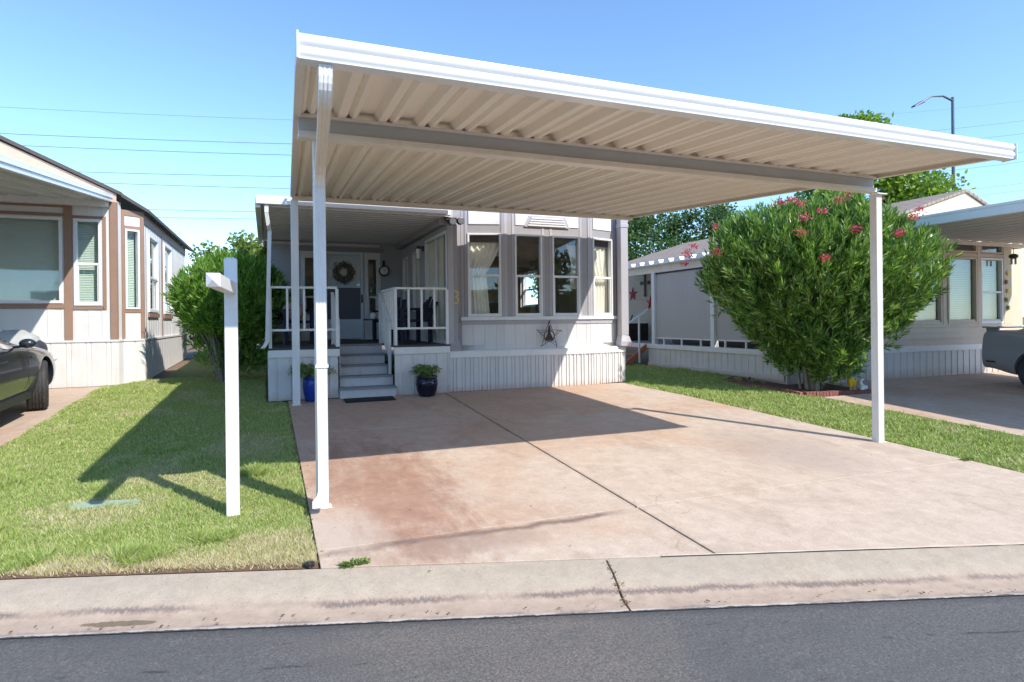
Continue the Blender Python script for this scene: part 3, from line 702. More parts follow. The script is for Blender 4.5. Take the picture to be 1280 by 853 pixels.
# side trims
for s in (0, 1):
    mb = MB(); ya, yb = YF+.05, YR; w = .012 if s else -.012
    xa, xb = roofx(s, ya), roofx(s, yb)
    for (z0, z1, w0, w1) in ((-.02, .1, 0, w), (-.025, -.02, -w*3.5, w), (.1, .105, -w*2.5, w)):
        a0, a1 = sorted((xa+w0, xa+w1)); b0, b1 = sorted((xb+w0, xb+w1))
        mb.hexa([(a0, ya, zr(ya)+z0), (a1, ya, zr(ya)+z0), (b1, yb, zr(yb)+z0), (b0, yb, zr(yb)+z0), (a0, ya, zr(ya)+z1), (a1, ya, zr(ya)+z1), (b1, yb, zr(yb)+z1), (b0, yb, zr(yb)+z1)])
    mb.build('side_fascia', 'pan_tan' if s else 'beam_cream', cp)
def fluted_post(root, x, y, z0, z1, w=.082, mat='white_paint', label=None):
    h = w/2; f = .003; pts = []
    def side(n=5):
        out = [(-h+.004, -h)]
        for k in range(n):
            c = -h+w*(k+1)/(n+1); out += [(c-.005, -h), (c-.003, -h+f), (c+.003, -h+f), (c+.005, -h)]
        out += [(h-.004, -h)]; return out
    for q in range(4):
        c, s = math.cos(q*PI/2), math.sin(q*PI/2)
        pts += [(px*c-py*s, px*s+py*c) for px, py in side()]
    mb = MB(); mb.prism([(x+a, y+b) for a, b in pts], z0, z1)
    return mb.build('post', mat, root, label=label)
fluted_post(cp, .400, 5.09, T(.4, 5.09)+.012, zb, .09)
fluted_post(cp, 6.650, 5.08, T(6.65, 5.1)+.012, zb, .092)
fluted_post(cp, .402, HY, T(.4, HY)+.012, hz-.065, .105)
for x, y in ((.4, 5.09), (6.65, 5.08), (.402, HY)):
    mb = MB(); z = T(x, y)+.012; mb.box(x-.07, x+.07, y-.06, y+.06, z, z+.006)
    for sx in (-1, 1): mb.lathe(x+sx*.058, y, z+.006, [(.008, 0), (.008, .008)], 6)
    mb.build('base_plate', 'beam_cream', cp)
mb = MB(); mb.box(6.58, 6.74, 5.0, 5.1, zb-.012, zb-.001); mb.build('bracket', 'white_paint', cp)
# downspout
def spout(root, pts, w, d, mat, name='downspout', ribs=True, normal=(1, 0, 0), parent_label=None):
    """rectangular spout along a path, ribbed round the bends"""
    mb = MB(); nx = Vector(normal).normalized(); P = [Vector(p) for p in pts]; rings = []
    for i, p in enumerate(P):
        t = (P[min(i+1, len(P)-1)]-P[max(i-1, 0)]).normalized(); up = nx.cross(t).normalized(); rings.append((p, up))
    def prof(k): 
        h, e = w/2, d/2; f = .003
        a = [(-h, -e), (-h*.6, -e), (-h*.55, -e+f), (-h*.35, -e+f), (-h*.3, -e), (-h*.05, -e), (0, -e+f), (h*.3, -e+f), (h*.35, -e), (h*.6, -e), (h*.65, -e+f), (h*.85, -e+f), (h, -e), (h, e), (-h, e)]
        return [(x*k, y*k) for x, y in a]
    n = 15; i0 = len(mb.v)
    for i, (p, up) in enumerate(rings):
        for a, b in prof(1 if not (ribs and i % 2) else .95): mb.v.append(tuple(p+nx*a+up*b))
    for i in range(len(rings)-1):
        for k in range(n): a = i0+i*n+k; b = i0+i*n+(k+1) % n; mb.f.append((a, b, b+n, a+n))
    mb.f.append(tuple(i0+k for k in range(n))); e = i0+(len(rings)-1)*n; mb.f.append(tuple(e+k for k in range(n)))
    return mb.build(name, mat, root)
def bend(c, p0, p1, n=9):
    c, p0, p1 = Vector(c), Vector(p0), Vector(p1); return [tuple((p0*(1-t)*(1-t)+c*2*t*(1-t)+p1*t*t)) for t in [k/n for k in range(n+1)]]
X = .395
ds_ = spout(cp, [(.335, 3.72, 3.052), (.335, 3.72, 3.03)], .078, .06, 'white_paint', ribs=False)
spout(ds_, bend((.335, 3.72, 2.89), (.335, 3.72, 3.03), (.342, 3.86, 2.868), 13), .08, .062, 'white_paint', 'downspout_elbow')
spout(ds_, [(.342, 3.86, 2.868), (.392, 4.86, 2.70)], .076, .056, 'beam_cream', 'downspout_pipe', ribs=False)
spout(ds_, bend((.394, 4.995, 2.675), (.392, 4.86, 2.70), (.395, 4.995, 2.55), 11), .079, .06, 'white_paint', 'downspout_elbow')
spout(ds_, [(.395, 4.995, 2.55), (.40, 4.995, .26)], .078, .058, 'white_paint', 'downspout_pipe', ribs=False)
spout(ds_, bend((.40, 4.99, .17), (.40, 4.995, .26), (.35, 4.9, .16), 7), .082, .062, 'white_paint', 'downspout_elbow')
mb = MB(); mb.box(.349, .446, 4.958, 5.04, 1.2, 1.225); mb.build('strap', 'white_paint', ds_)

# ------------------------------------------------------------------ the middle home
home = thing('manufactured_home', 'grey and white home with bay windows behind the open carport', 'house', (4.5, 12, .35))
FL = 1.165     # porch floor
Fb = Frame(0, 10.06, 0)
# bay polygon plan: left angled, centre, right angled
A, B, C_, D_ = (3.16, 10.24), (3.89, 10.04), (5.60, 10.04), (6.27, 10.24)
def panel(a, b): ang = math.atan2(b[1]-a[1], b[0]-a[0]); return Frame(a[0], a[1], ang), math.hypot(b[0]-a[0], b[1]-a[1])
SZ, TZ, BZ, TOP = 1.625, 3.085, 1.045, 3.85
holes = {}
segs = []
for nm, a, b, hs in (('l', A, B, [(.115, .70)]), ('c', B, C_, [(.195, .725), (.93, 1.49)]), ('r', C_, D_, [(.06, .59)])):
    F, ln = panel(a, b); segs.append((F, ln, [(h[0], h[1], SZ, TZ) for h in hs]))
mbu, mbl = MB(), MB()
for F, ln, hs in segs:
    F.wall(mbu, 0, ln, SZ-.14, TOP, hs, -.08, 0)
    F.ribbed(mbl, 0, ln, BZ, SZ-.14, SID, .0, -.08)
mbu.build('wall', 'grey_paint', home, label='grey bay wall'); mbl.build('wall', 'white_siding', home, label='white siding under the bay windows')
mb = MB(); mt = MB(); ms = MB()
for F, ln, hs in segs:
    F.box(ms, -.01, ln+.01, .0, .045, SZ-.065, SZ-.003)      # sill board
    F.box(mt, 0, ln, .0, .014, SZ-.14, SZ-.067)
    if ln > 1: F.box(mb, 0, .05, .0, .012, SZ, TOP); F.box(mb, ln-.05, ln, .0, .012, SZ, TOP)
    else: F.box(mb, 0, .04, .0, .012, SZ, TOP); F.box(mb, ln-.04, ln, .0, .012, SZ, TOP)
    for h in hs: F.box(mb, h[0]-.05, h[0], .0, .009, SZ, TOP); F.box(mb, h[1], h[1]+.05, .0, .009, SZ, TOP)
ms.build('sill', 'white_paint', home, bevel=.004); mt.build('trim', 'grey_trim', home); mb.build('trim', 'grey_trim', home, bevel=.003)
mb = MB(); mb.box(2.86, 3.165, 10.235, 10.30, 1.0, TOP); mb.build('wall', 'grey_paint', home)
mb = MB(); mb.box(6.265, 6.37, 10.235, 10.30, 1.0, TOP); mb.build('wall', 'grey_paint', home)
# upper white panels over the windows
mb = MB()
for F, ln, hs in segs:
    a = hs[0][0]+.02; b = hs[-1][1]-.02; F.box(mb, a, b, .0, .016, 3.24, TOP-.02)
mb.build('trim', 'white_paint', home, bevel=.003)
F, ln, hs = segs[1]
mb = MB(); m = .83
mb.hexa([F.P(m-.45, .03, 3.22), F.P(m+.45, .03, 3.22), F.P(m+.45, .016, 3.22), F.P(m-.45, .016, 3.22), F.P(m-.36, .03, 3.42), F.P(m+.36, .03, 3.42), F.P(m+.36, .016, 3.42), F.P(m-.36, .016, 3.42)])
o = mb.build('gable_vent', 'grey_trim', home)
mb = MB()
for k in range(4): F.box(mb, m-.38+k*.02, m+.38-k*.02, .03, .045, 3.235+k*.043, 3.262+k*.043)
mb.build('slat', 'white_siding', o)
wins = []
for F, ln, hs in segs:
    for h in hs: wins.append((F, h, window(home, F, h[0], h[1], SZ, TZ, split=.49, fw=.032)))
# curtains & rods
F, h, w = wins[0]; drape(F, home, h[0]-.05, h[1]+.02, SZ+.0, TZ-.05, -1)
F, h, w = wins[3]; drape(F, home, h[0]-.22, h[1]+.05, SZ, TZ-.05, 1, tie=.55)
F, h, w = wins[2]; drape(F, home, h[1]-.22, h[1]+.05, SZ+.5, TZ-.05, 1)
mb = MB()
for F, h, w in wins: F.box(mb, h[0], h[1], -.085, -.075, TZ-.15, TZ-.03)
mb.build('curtain_rod', 'black', home)
# corner columns on the skirt cap
def column(x, y, label):
    mb = MB(); w = .078
    mb.box(x-w, x+w, y-w, y+w, 1.25, 3.80)
    mb.box(x-w-.01, x+w+.01, y-w-.01, y+w+.01, 3.30, 3.37)
    mb.hexa([(x-w-.045, y-w-.045, 1.045), (x+w+.045, y-w-.045, 1.045), (x+w+.045, y+w+.0, 1.045), (x-w-.045, y+w, 1.045), (x-w-.045, y-w-.045, 1.13), (x+w+.045, y-w-.045, 1.13), (x+w+.045, y+w, 1.13), (x-w-.045, y+w, 1.13)])
    mb.hexa([(x-w-.035, y-w-.035, 1.13), (x+w+.035, y-w-.035, 1.13), (x+w+.035, y+w, 1.13), (x-w-.035, y+w, 1.13), (x-w, y-w, 1.25), (x+w, y-w, 1.25), (x+w, y+w, 1.25), (x-w, y+w, 1.25)])
    return mb.build('column', 'grey_paint' if x < 4 else 'grey_trim', home, bevel=.004)
column(2.95, 10.10, ''); column(6.34, 10.10, '')
# house number on the left column
cu = bpy.data.curves.new('num', 'FONT'); cu.body = '3'; cu.size = .34; cu.extrude = .006; cu.align_x = 'CENTER'
tmp = bpy.data.objects.new('tmp', cu); COL.objects.link(tmp); bpy.context.view_layer.update()
me = bpy.data.meshes.new_from_object(tmp.evaluated_get(bpy.context.evaluated_depsgraph_get())); bpy.data.objects.remove(tmp)
me.transform(Matrix.Rotation(PI/2, 4, 'X')); me.transform(Matrix.Translation((2.99, 10.016, 1.84))); me.materials.clear(); me.materials.append(M('brass'))
o = bpy.data.objects.new('house_number', me); COL.objects.link(o); o.parent = home; o.matrix_parent_inverse = local_inv(home)
# skirting below the bay
sk = [(2.87, 9.99), (5.55, 9.94), (6.36, 10.10), (6.36, 10.9)]
mb, mc, m2 = MB(), MB(), MB()
for a, b in zip(sk, sk[1:]):
    F, ln = panel(a, b); F.ribbed(mb, 0, ln, lambda u, F=F: T(*F.P(u, 0, 0)[:2])+.014, .93, SK, 0, -.03)
    F.box(mc, -.01, ln+.01, -.03, .03, .93, 1.03)
mb.build('skirting', 'skirt_paint', home); mc.build('skirting_cap', 'white_paint', home, bevel=.005)
m2.prism(sk+[(2.87, 10.9)], 1.0, 1.044); m2.build('skirting_cap', 'white_paint', home)
# main body
mb = MB()
F = Frame(6.37, 10.26, PI/2); side_h = [(3.6, 4.7, 1.9, 2.8)]
Fs = MB(); sid(F, Fs, 0, 11.7, 1.0, 3.85, side_h); F.wall(Fs, 0, 11.7, 1.0, 3.85, side_h, -.10, -.02)
Fs.build('wall', 'porch_wall', home, label='grey side wall towards the lawn strip')
for h in side_h: window(home, F, *h, split=.5, fw=.04)
Fk_ = MB(); F.wall(Fk_, 0, 6.3, 1.1, 3.72, side_h, -.12, -.102); Fk_.build('interior_room', 'interior', home); mb2 = MB(); mb2.box(.05, 6.36, 21.9, 22, 1., 3.85); mb2.build('wall', 'porch_wall', home)
mb = MB(); Fk = Frame(6.24, 10.9, PI/2); Fk.ribbed(mb, 0, 11, lambda u: T(6.3, 10.9+u), 1.0, SK, .1, -.02); mb.build('skirting', 'skirt_paint', home)
# roof: low gable over bay part and rear
mb = MB(); y0, y1 = 10.02, 22.2
for x0, x1, z0, z1 in ((2.6, 4.5, 3.87, 4.30), (4.5, 6.4, 4.30, 3.87)):
    mb.hexa([(x0, y0, z0-.06), (x1, y0, z1-.06), (x1, y1, z1-.06), (x0, y1, z0-.06), (x0, y0, z0), (x1, y0, z1), (x1, y1, z1), (x0, y1, z0)])
mb.build('roof', 'shingle', home)
mb = MB(); mb.prism([(2.75, 10.13), (6.2, 10.13), (6.2, 21.9), (2.75, 21.9)], 3.84, 3.87); mb.build('roof', 'white_paint', home, label='flat white soffit under the roof')
# interior
ir = interior_box(home, 2.90, 6.26, 10.12, 16.5, 1.12, 3.7, right=False)
mb = MB(); mb.box(3.3, 5.6, 14.5, 15.1, 1.12, 2.0); mb.box(3.3, 3.9, 15.6, 16.4, 1.12, 3.2); mb.box(4.9, 5.9, 15.6, 16.4, 2.5, 3.3); mb.build('cabinet', 'cabinet', ir)
mb = MB(); mb.box(3.6, 5.3, 14.46, 15.14, 2.0, 2.04); mb.build('counter', 'white_blind', ir)

# ---- porch
porchX0 = .03
# side wall of the home along the porch (faces -X): u runs from back to front
Fw = Frame(2.87, 13.9, -PI/2)      # u = 13.9 - y ; outward normal = -X
mb = MB(); slide = (2.34, 3.86, FL+.0, 3.10); w2 = (1.27, 1.83, 1.76, 2.98); w3 = (.28, .80, 1.62, 2.96)
Fw.wall(mb, 0, 3.9, 1.0, 3.85, [slide, w2, w3], -.08, 0); mb.build('wall', 'porch_wall', home, label='grey wall along the porch')
w = window(home, Fw, slide[0], slide[1], slide[2], slide[3], vsplit=.5, fw=.06); w.name = 'sliding_door'
mb = MB(); Fw.box(mb, 3.02, 3.06, .03, .06, 2.0, 2.25); mb.build('handle', 'white_vinyl', w)
mb = MB(); Fw.box(mb, slide[0]+.8, slide[1]-.06, -.05, -.045, FL+.06, 3.04); mb.build('screen', 'door_screen', w)
window(home, Fw, *w2, fw=.04); window(home, Fw, *w3, split=.45, fw=.04)
mb = MB()
for h in (slide, w2, w3): Fw.box(mb, h[0]-.08, h[0], .0, .02, h[2]-.02, h[3]+.09); Fw.box(mb, h[1], h[1]+.06, .0, .02, h[2]-.02, h[3]+.09); Fw.box(mb, h[0], h[1], .0, .018, h[3], h[3]+.09)
mb.build('trim', 'grey_trim', home)
mb = MB(); Fw.box(mb, .0, 3.85, .0, .12, 3.19, 3.30); Fw.box(mb, 0, 3.85, .12, .14, 3.18, 3.30); mb.build('fascia', 'grey_paint', home)
mb = MB(); Fw.ribbed(mb, .0, 2.2, FL, FL+.45, SID, .012, 0); mb.build('wall', 'white_siding', home, label='white siding below the porch windows')
# back wall with door and sidelights
Fk = Frame(.05, 13.82, 0)
door = (1.12, 1.95); sl1 = (.70, .96); sl2 = (2.03, 2.27)
mb = MB(); Fk.wall(mb, 0, 2.82, FL-.1, 3.85, [(door[0], door[1], FL, 3.09), (sl1[0], sl1[1], 1.68, 2.97), (sl2[0], sl2[1], 1.68, 2.97)], -.08, 0)
mb.build('wall', 'porch_wall', home, label='grey wall around the front door')
window(home, Fk, sl1[0], sl1[1], 1.68, 2.97, split=.33, fw=.03); window(home, Fk, sl2[0], sl2[1], 1.68, 2.97, split=.33, fw=.03)
mb = MB()
for s in (sl1, sl2):
    Fk.box(mb, s[0]-.06, s[0], .0, .02, FL, 3.09); Fk.box(mb, s[1], s[1]+.06, .0, .02, FL, 3.09); Fk.box(mb, s[0], s[1], .0, .02, 2.97, 3.09)
    Fk.box(mb, s[0], s[1], .0, .02, FL, 1.68)
mb.build('trim', 'white_paint', home)
mb = MB(); Fk.box(mb, .55, 2.42, .0, .03, 3.10, 3.19); mb.build('trim', 'grey_paint', home)
mb = MB(); Fk.box(mb, .0, 2.3, .0, .07, 3.21, 3.27); mb.build('trim', 'white_paint', home)
mb = MB(); u0, u1 = door; fw = .06
Fk.box(mb, u0-.0, u0+fw, -.04, .05, FL, 3.09); Fk.box(mb, u1-fw, u1, -.04, .05, FL, 3.09); Fk.box(mb, u0+fw, u1-fw, -.04, .05, 3.03, 3.09)
Fk.box(mb, u0+fw, u1-fw, .0, .035, FL+.02, 1.62)             # kick panel
Fk.box(mb, u0+fw, u1-fw, .0, .03, 2.31, 2.34)
dr = mb.build('front_door', 'door_white', home, bevel=.004)
mb = MB(); Fk.box(mb, u0+fw, u1-fw, .005, .012, 1.62, 2.31); mb.build('screen', 'door_screen', dr)
mb = MB(); Fk.box(mb, u0+fw, u1-fw, -.075, -.045, 1.62, 3.03)
for a in (.09, .41):
    Fk.box(mb, u0+a+.02, u0+a+.27, -.045, -.03, 2.72, 2.93)
mb.build('door_panel', 'door_white', dr, bevel=.006)
mb = MB(); Fk.box(mb, u1-.055, u1-.03, .05, .09, 1.98, 2.16); mb.build('handle', 'black', dr)
mb = MB(); mb.quad(Fk.P(u0+fw, .02, 2.34), Fk.P(u1-fw, .02, 2.34), Fk.P(u1-fw, .02, 3.03), Fk.P(u0+fw, .02, 3.03)); mb.build('pane', 'glass', dr)
# dark room behind the porch wall and rear wing
mb = MB(); mb.box(.05, .12, 13.9, 21.9, .9, 3.5); mb.build('wall', 'white_siding', home)
interior_box(home, .15, 2.7, 13.92, 16.0, FL, 3.3)
# ceiling of lapped planks and porch roof
mb = MB(); y = 9.86
while y < 13.8:
    mb.hexa([(-.02, y, 3.292), (2.86, y, 3.292), (2.86, min(y+.185, 13.81), 3.304), (-.02, min(y+.185, 13.81), 3.304), (-.02, y, 3.318), (2.86, y, 3.318), (2.86, min(y+.185, 13.81), 3.318), (-.02, min(y+.185, 13.81), 3.318)]); y += .2
mb.build('ceiling', 'white_siding', home)
mb = MB(); mb.box(-.06, 2.87, 9.84, 14.2, 3.322, 3.40); mb.build('roof', 'white_paint', home, label='flat porch roof')
mb = MB(); mb.box(-.13, 2.80, 9.74, 9.84, 3.315, 3.44); mb.box(-.14, -.06, 9.84, 14.2, 3.27, 3.42); mb.build('gutter', 'gutter_white', home, bevel=.01)
mb = MB(); mb.prism([(-.05, 14.2), (2.9, 14.2), (2.9, 22.2), (-.05, 22.2)], [3.5]*4, [3.6, 4.2, 4.2, 3.6]); mb.build('roof', 'shingle', home)
# deck
mb = MB(); mb.box(porchX0, 1.075, 10.02, 13.82, FL-.03, FL); mb.box(1.93, 2.87, 9.95, 13.82, FL-.03, FL); mb.box(1.075, 1.93, 11.14, 13.82, FL-.03, FL); mb.build('porch_floor', 'deck_edge', home)
SKT = [(.10, 0), (.005, 0), (.012, .012), (.005, .012), (.075, 0)]
for x0, x1, y in ((porchX0, 1.07, 10.04), (1.935, 2.86, 9.97)):
    mb, mc = MB(), MB(); F = Frame(x0, y, 0); F.ribbed(mb, 0, x1-x0, lambda u, F=F: T(*F.P(u, 0, 0)[:2])+.01, 1.02, SKT, 0, -.02)
    F.box(mc, -.01, x1-x0+.0, -.02, .03, 1.02, FL-.032); mb.build('skirting', 'skirt_paint', home); mc.build('skirting_cap', 'white_paint', home, bevel=.004)
mb = MB()
F = Frame(porchX0, 13.8, -PI/2); F.ribbed(mb, 0, 3.75, lambda u: T(.03, 13.8-u), 1.02, SKT, 0, -.02)
F = Frame(1.07, 10.04, PI/2); F.ribbed(mb, 0, 1.1, .4, 1.02, SKT, 0, -.02)
mb.build('skirting', 'skirt_paint', home)
# stairs
st = None; rise = (FL-.348)/5
mb, mt = MB(), MB()
for k in range(5):
    y = 9.92+.26*k; x0, x1 = (1.06, 1.945) if k < 2 else (1.10, 1.90)
    z1 = .348+rise*(k+1); mb.box(x0, x1, y, 11.4, (.30 if k == 0 else z1-rise+.0), z1-.03)
    if k < 4: mt.box(x0-.008, x1+.008, y-.022, y+.262, z1-.03, z1)
    else: mt.box(x0-.008, x1+.008, y-.02, y+.20, z1-.03, z1+.002)
st = mb.build('stairs', 'step_paint', home); mt.build('tread', 'step_tread', st, bevel=.004)
# railings
def railing(name, a, b, zb, zt, n, posts=(True, True), zf=None, sl=0.):
    """a,b plan points; sloping if sl"""
    a = Vector(a); b = Vector(b); w = .045
    mb = MB(); ra = mb
    mb.bar((a.x, a.y, zt), (b.x, b.y, zt+sl), .055, .035); mb.bar((a.x, a.y, zb), (b.x, b.y, zb+sl), .035, .035)
    r = mb.build(name, 'white_paint', home, bevel=.003)
    for k in range(n+1):
        t = k/n; p = a.lerp(b, t); e = k in (0, n); mb = MB(); ww = .045 if e else .032
        z0 = (zf(p) if zf else FL) if e else zb+sl*t
        mb.box(p.x-ww/2, p.x+ww/2, p.y-ww/2, p.y+ww/2, z0, zt+sl*t-.015); mb.build('newel_post' if e else 'baluster', 'white_paint', r)
    return r
railing('railing', (.055, 10.07), (1.045, 10.07), 1.44, 2.10, 4)
railing('railing', (1.96, 10.0), (2.83, 10.0), 1.44, 2.10, 4)
railing('railing', (.055, 13.75), (.055, 10.12), 1.44, 2.10, 10)
railing('railing', (1.085, 10.30), (1.085, 11.2), .95, 1.55, 5, zf=lambda p: .68 if p.y < 10.6 else FL, sl=.52)
railing('railing', (1.915, 10.30), (1.915, 11.2), .95, 1.55, 5, zf=lambda p: .68 if p.y < 10.6 else FL, sl=.52)
railing('railing', (1.96, 10.05), (1.96, 11.2), 1.44, 2.10, 6)
# porch downspout at left front corner
sp = spout(home, [(.02, 9.80, 3.31), (.02, 9.80, 3.2)], .055, .045, 'white_paint', ribs=False)
spout(sp, [(.02, 9.80, 3.2), (.045, 9.86, 3.02), (.06, 9.95, 2.95), (.055, 9.96, 2.8)], .055, .045, 'white_paint', 'downspout_elbow', ribs=False)
spout(sp, [(.055, 9.96, 2.8), (.01, 9.96, 1.3)], .055, .045, 'white_paint', 'downspout_pipe', ribs=False)
spout(sp, bend((.0, 9.96, 1.22), (.01, 9.96, 1.3), (-.06, 9.94, 1.17), 6), .058, .048, 'white_paint', 'downspout_elbow')

# ---- things on the porch
wr = thing('wreath', 'dried leaf wreath hanging on the front door glass', 'wreath', (1.58, 13.77, 2.64))
n = 1500; a = rng.uniform(0, 2*PI, n); rr = .165+rng.normal(0, .032, n); cx, cz = 1.575+np.cos(a)*rr, 2.64+np.sin(a)*rr*1.02; cy = 13.765+rng.normal(0, .02, n)
dvec = rng.normal(0, 1, (n, 3)); dvec /= np.linalg.norm(dvec, axis=1)[:, None]; e = np.cross(dvec, rng.normal(0, 1, (n, 3))); e /= np.linalg.norm(e, axis=1)[:, None]
c0 = np.stack([cx, cy, cz], 1); l = .035
mesh_np('foliage', np.stack([c0-dvec*l, c0+e*l*.35, c0+dvec*l, c0-e*l*.35], 1).reshape(-1, 3), 4, 'wreath_leaf', wr)
mb = MB(); mb.tube([(1.575+.16*math.cos(q), 13.765, 2.64+.16*math.sin(q)) for q in np.linspace(0, 2*PI, 25)], .016, 6); mb.build('ring', 'straw', wr)
mb = MB(); mb.bar((1.575, 13.77, 2.80), (1.575, 13.77, 3.02), .012, .006); mb.build('hanger', 'black', wr)
ck = thing('wall_clock', 'round white-faced clock on a dark bracket beside the front door', 'clock', (2.36, 13.75, 2.72))
F = Fk
def disc(mb, F, u, z, n0, n1, r, seg=24):
    i = len(mb.v)
    for nn in (n0, n1):
        for k in range(seg): q = 2*PI*k/seg; mb.v.append(F.P(u+r*math.cos(q), nn, z+r*math.sin(q)))
    mb.f.append(tuple(i+k for k in range(seg))); mb.f.append(tuple(i+seg+k for k in range(seg)))
    for k in range(seg): mb.f.append((i+k, i+(k+1) % seg, i+seg+(k+1) % seg, i+seg+k))
mb = MB(); disc(mb, Fk, 2.40, 2.69, .03, .09, .115); Fk.box(mb, 2.375, 2.425, .0, .05, 2.78, 2.92); mb.build('case', 'black', ck)
mb = MB(); disc(mb, Fk, 2.40, 2.69, .09, .096, .088); mb.build('dial', 'clock_face', ck)
mb = MB(); mb.bar(Fk.P(2.40, .099, 2.69), Fk.P(2.44, .099, 2.73), .008, .003, (0, 1, 0)); mb.bar(Fk.P(2.40, .099, 2.69), Fk.P(2.385, .099, 2.755), .006, .003, (0, 1, 0)); mb.build('clock_hand', 'black', ck)
def porch_chair(x, y, ang, label, back=.62):
    t = thing('porch_chair', label, 'chair', (x, y, FL), 'dark chairs on the porch'); F = Frame(x, y, ang)
    mb = MB(); F.box(mb, -.27, .27, -.25, .25, FL+.38, FL+.43); mb.build('seat', 'chair_navy', t, bevel=.01)
    mb = MB()
    for k in range(5): u = -.24+k*.12; mb.bar(F.P(u, -.24, FL+.42), F.P(u*1.1, -.40, FL+.42+back-.05*abs(k-2)), .09, .02, F.P(0, 1, 0) if False else (0, 0, 1) if False else (F.s, -F.c, 0))
    mb.build('backrest', 'chair_navy', t)
    for u in (-.27, .27):
        mb = MB(); F.box(mb, u-.05, u+.05, -.28, .32, FL+.60, FL+.63); mb.build('armrest', 'chair_navy', t)
        for n in (-.26, .26): mb = MB(); F.box(mb, u-.035, u+.035, n-.03, n+.03, FL, FL+.60); mb.build('leg', 'chair_navy', t)
    return t
porch_chair(.42, 11.9, R(30), 'dark navy slatted porch chair holding a patterned pillow, left of the steps', .66)
porch_chair(2.48, 13.1, R(-35), 'dark navy slatted porch chair to the right of the front door', .5)
porch_chair(2.42, 10.95, R(-80), 'dark navy slatted porch chair behind the right railing', .42)
mb = MB(); mb.sphere((.46, 11.75, FL+.60), (.2, .09, .17)); tag(mb.build('pillow', 'pillow', smooth=True), 'dusty pink patterned pillow resting on the left porch chair', 'pillow')
tb = thing('side_table', 'small dark round table between door and right porch chair', 'table', (2.05, 12.7, FL))
mb = MB(); mb.lathe(2.02, 12.6, FL, [(.2, .42), (.2, .45)], 16); mb.build('tabletop', 'chair_navy', tb)
mb = MB(); mb.lathe(2.02, 12.6, FL, [(.13, 0), (.13, .02), (.025, .03), (.025, .42)], 12); mb.build('leg', 'chair_navy', tb)
jg = MB(); jg.lathe(2.02, 12.6, FL+.45, [(.05, 0), (.065, .05), (.06, .11), (.035, .13)], 14); tag(jg.build('white_jar', 'fig_white', smooth=True), 'small white jar on the dark round porch table', 'jar')
# wall lantern on side wall and floodlight
wl = thing('wall_lantern', 'small grey lantern on the porch wall beside the sliding door', 'lamp', (2.78, 11.7, 2.9))
mb = MB(); mb.box(2.83, 2.87, 11.68, 11.78, 2.92, 3.02); mb.bar((2.84, 11.73, 3.0), (2.76, 11.73, 3.0), .02, .02); mb.box(2.71, 2.81, 11.68, 11.78, 2.96, 2.98); mb.lathe(2.76, 11.73, 2.98, [(.06, 0), (.01, .05)], 4); mb.box(2.73, 2.79, 11.70, 11.76, 2.76, 2.77); mb.build('bracket', 'steel', wl)
mb = MB(); mb.lathe(2.76, 11.73, 2.77, [(.035, 0), (.05, .19)], 8); mb.build('lamp_glass', 'lamp_glass', wl)
fl = thing('floodlight', 'black twin-head floodlight with white round lamps at the porch corner', 'lamp', (2.92, 10.0, 3.28))
mb = MB(); mb.box(2.86, 3.0, 9.96, 10.02, 3.22, 3.30); mb.bar((2.90, 9.96, 3.25), (2.86, 9.88, 3.24), .03, .03); mb.bar((2.98, 9.96, 3.25), (3.05, 9.88, 3.26), .03, .03); mb.build('bracket', 'black', fl); mb = MB(); mb.box(2.80, 2.84, 9.88, 9.98, 3.24, 3.33); mb.build('sensor', 'black', fl)
for x, z in ((2.905, 3.215), (3.05, 3.235)):
    F = Frame(x, 9.93, 0); mb = MB(); disc(mb, F, 0, z, .0, .08, .062); o = mb.build('lamp_head', 'black', fl, smooth=40); mb = MB(); disc(mb, F, 0, z, .081, .095, .055); mb.build('lens', 'lamp_glass', o)
# iron star on the siding
stt = thing('wall_star', 'rusty iron star of bent wire with a small figure, leaning on the bay siding', 'ornament', (4.72, 9.99, 1.05))
F = Frame(4.70, 9.965, 0); mb = MB(); pts = []
for k in range(10):
    q = PI/2+PI*k/5; r_ = .25 if k % 2 == 0 else .105; pts.append(F.P(r_*math.cos(q), .03, 1.29+r_*math.sin(q)))
pts.append(pts[0]); mb.tube(pts, .0065, 6)
for k in range(5):
    q = PI/2+2*PI*k/5; mb.tube([F.P(.10*math.cos(q-.3), .03, 1.29+.10*math.sin(q-.3)), F.P(.19*math.cos(q+.12), .045, 1.29+.19*math.sin(q+.12)), F.P(.27*math.cos(q-.1), .03, 1.29+.27*math.sin(q-.1))], .005, 6)
mb.build('wire_frame', 'rust_iron', stt)
mb = MB(); mb.tube([F.P(.10*math.cos(q), .03, 1.27+.10*math.sin(q)) for q in np.linspace(0, 2*PI, 21)], .009, 6)
mb.tube([F.P(0, .03, 1.30), F.P(0, .03, 1.42), F.P(0, .035, 1.46)], [.03, .02, .012], 8); mb.hexa([F.P(-.09, .04, 1.19), F.P(.09, .04, 1.19), F.P(.09, .02, 1.19), F.P(-.09, .02, 1.19), F.P(-.015, .04, 1.33), F.P(.015, .04, 1.33), F.P(.015, .02, 1.33), F.P(-.015, .02, 1.33)])
mb.build('centrepiece', 'dark_iron', stt)

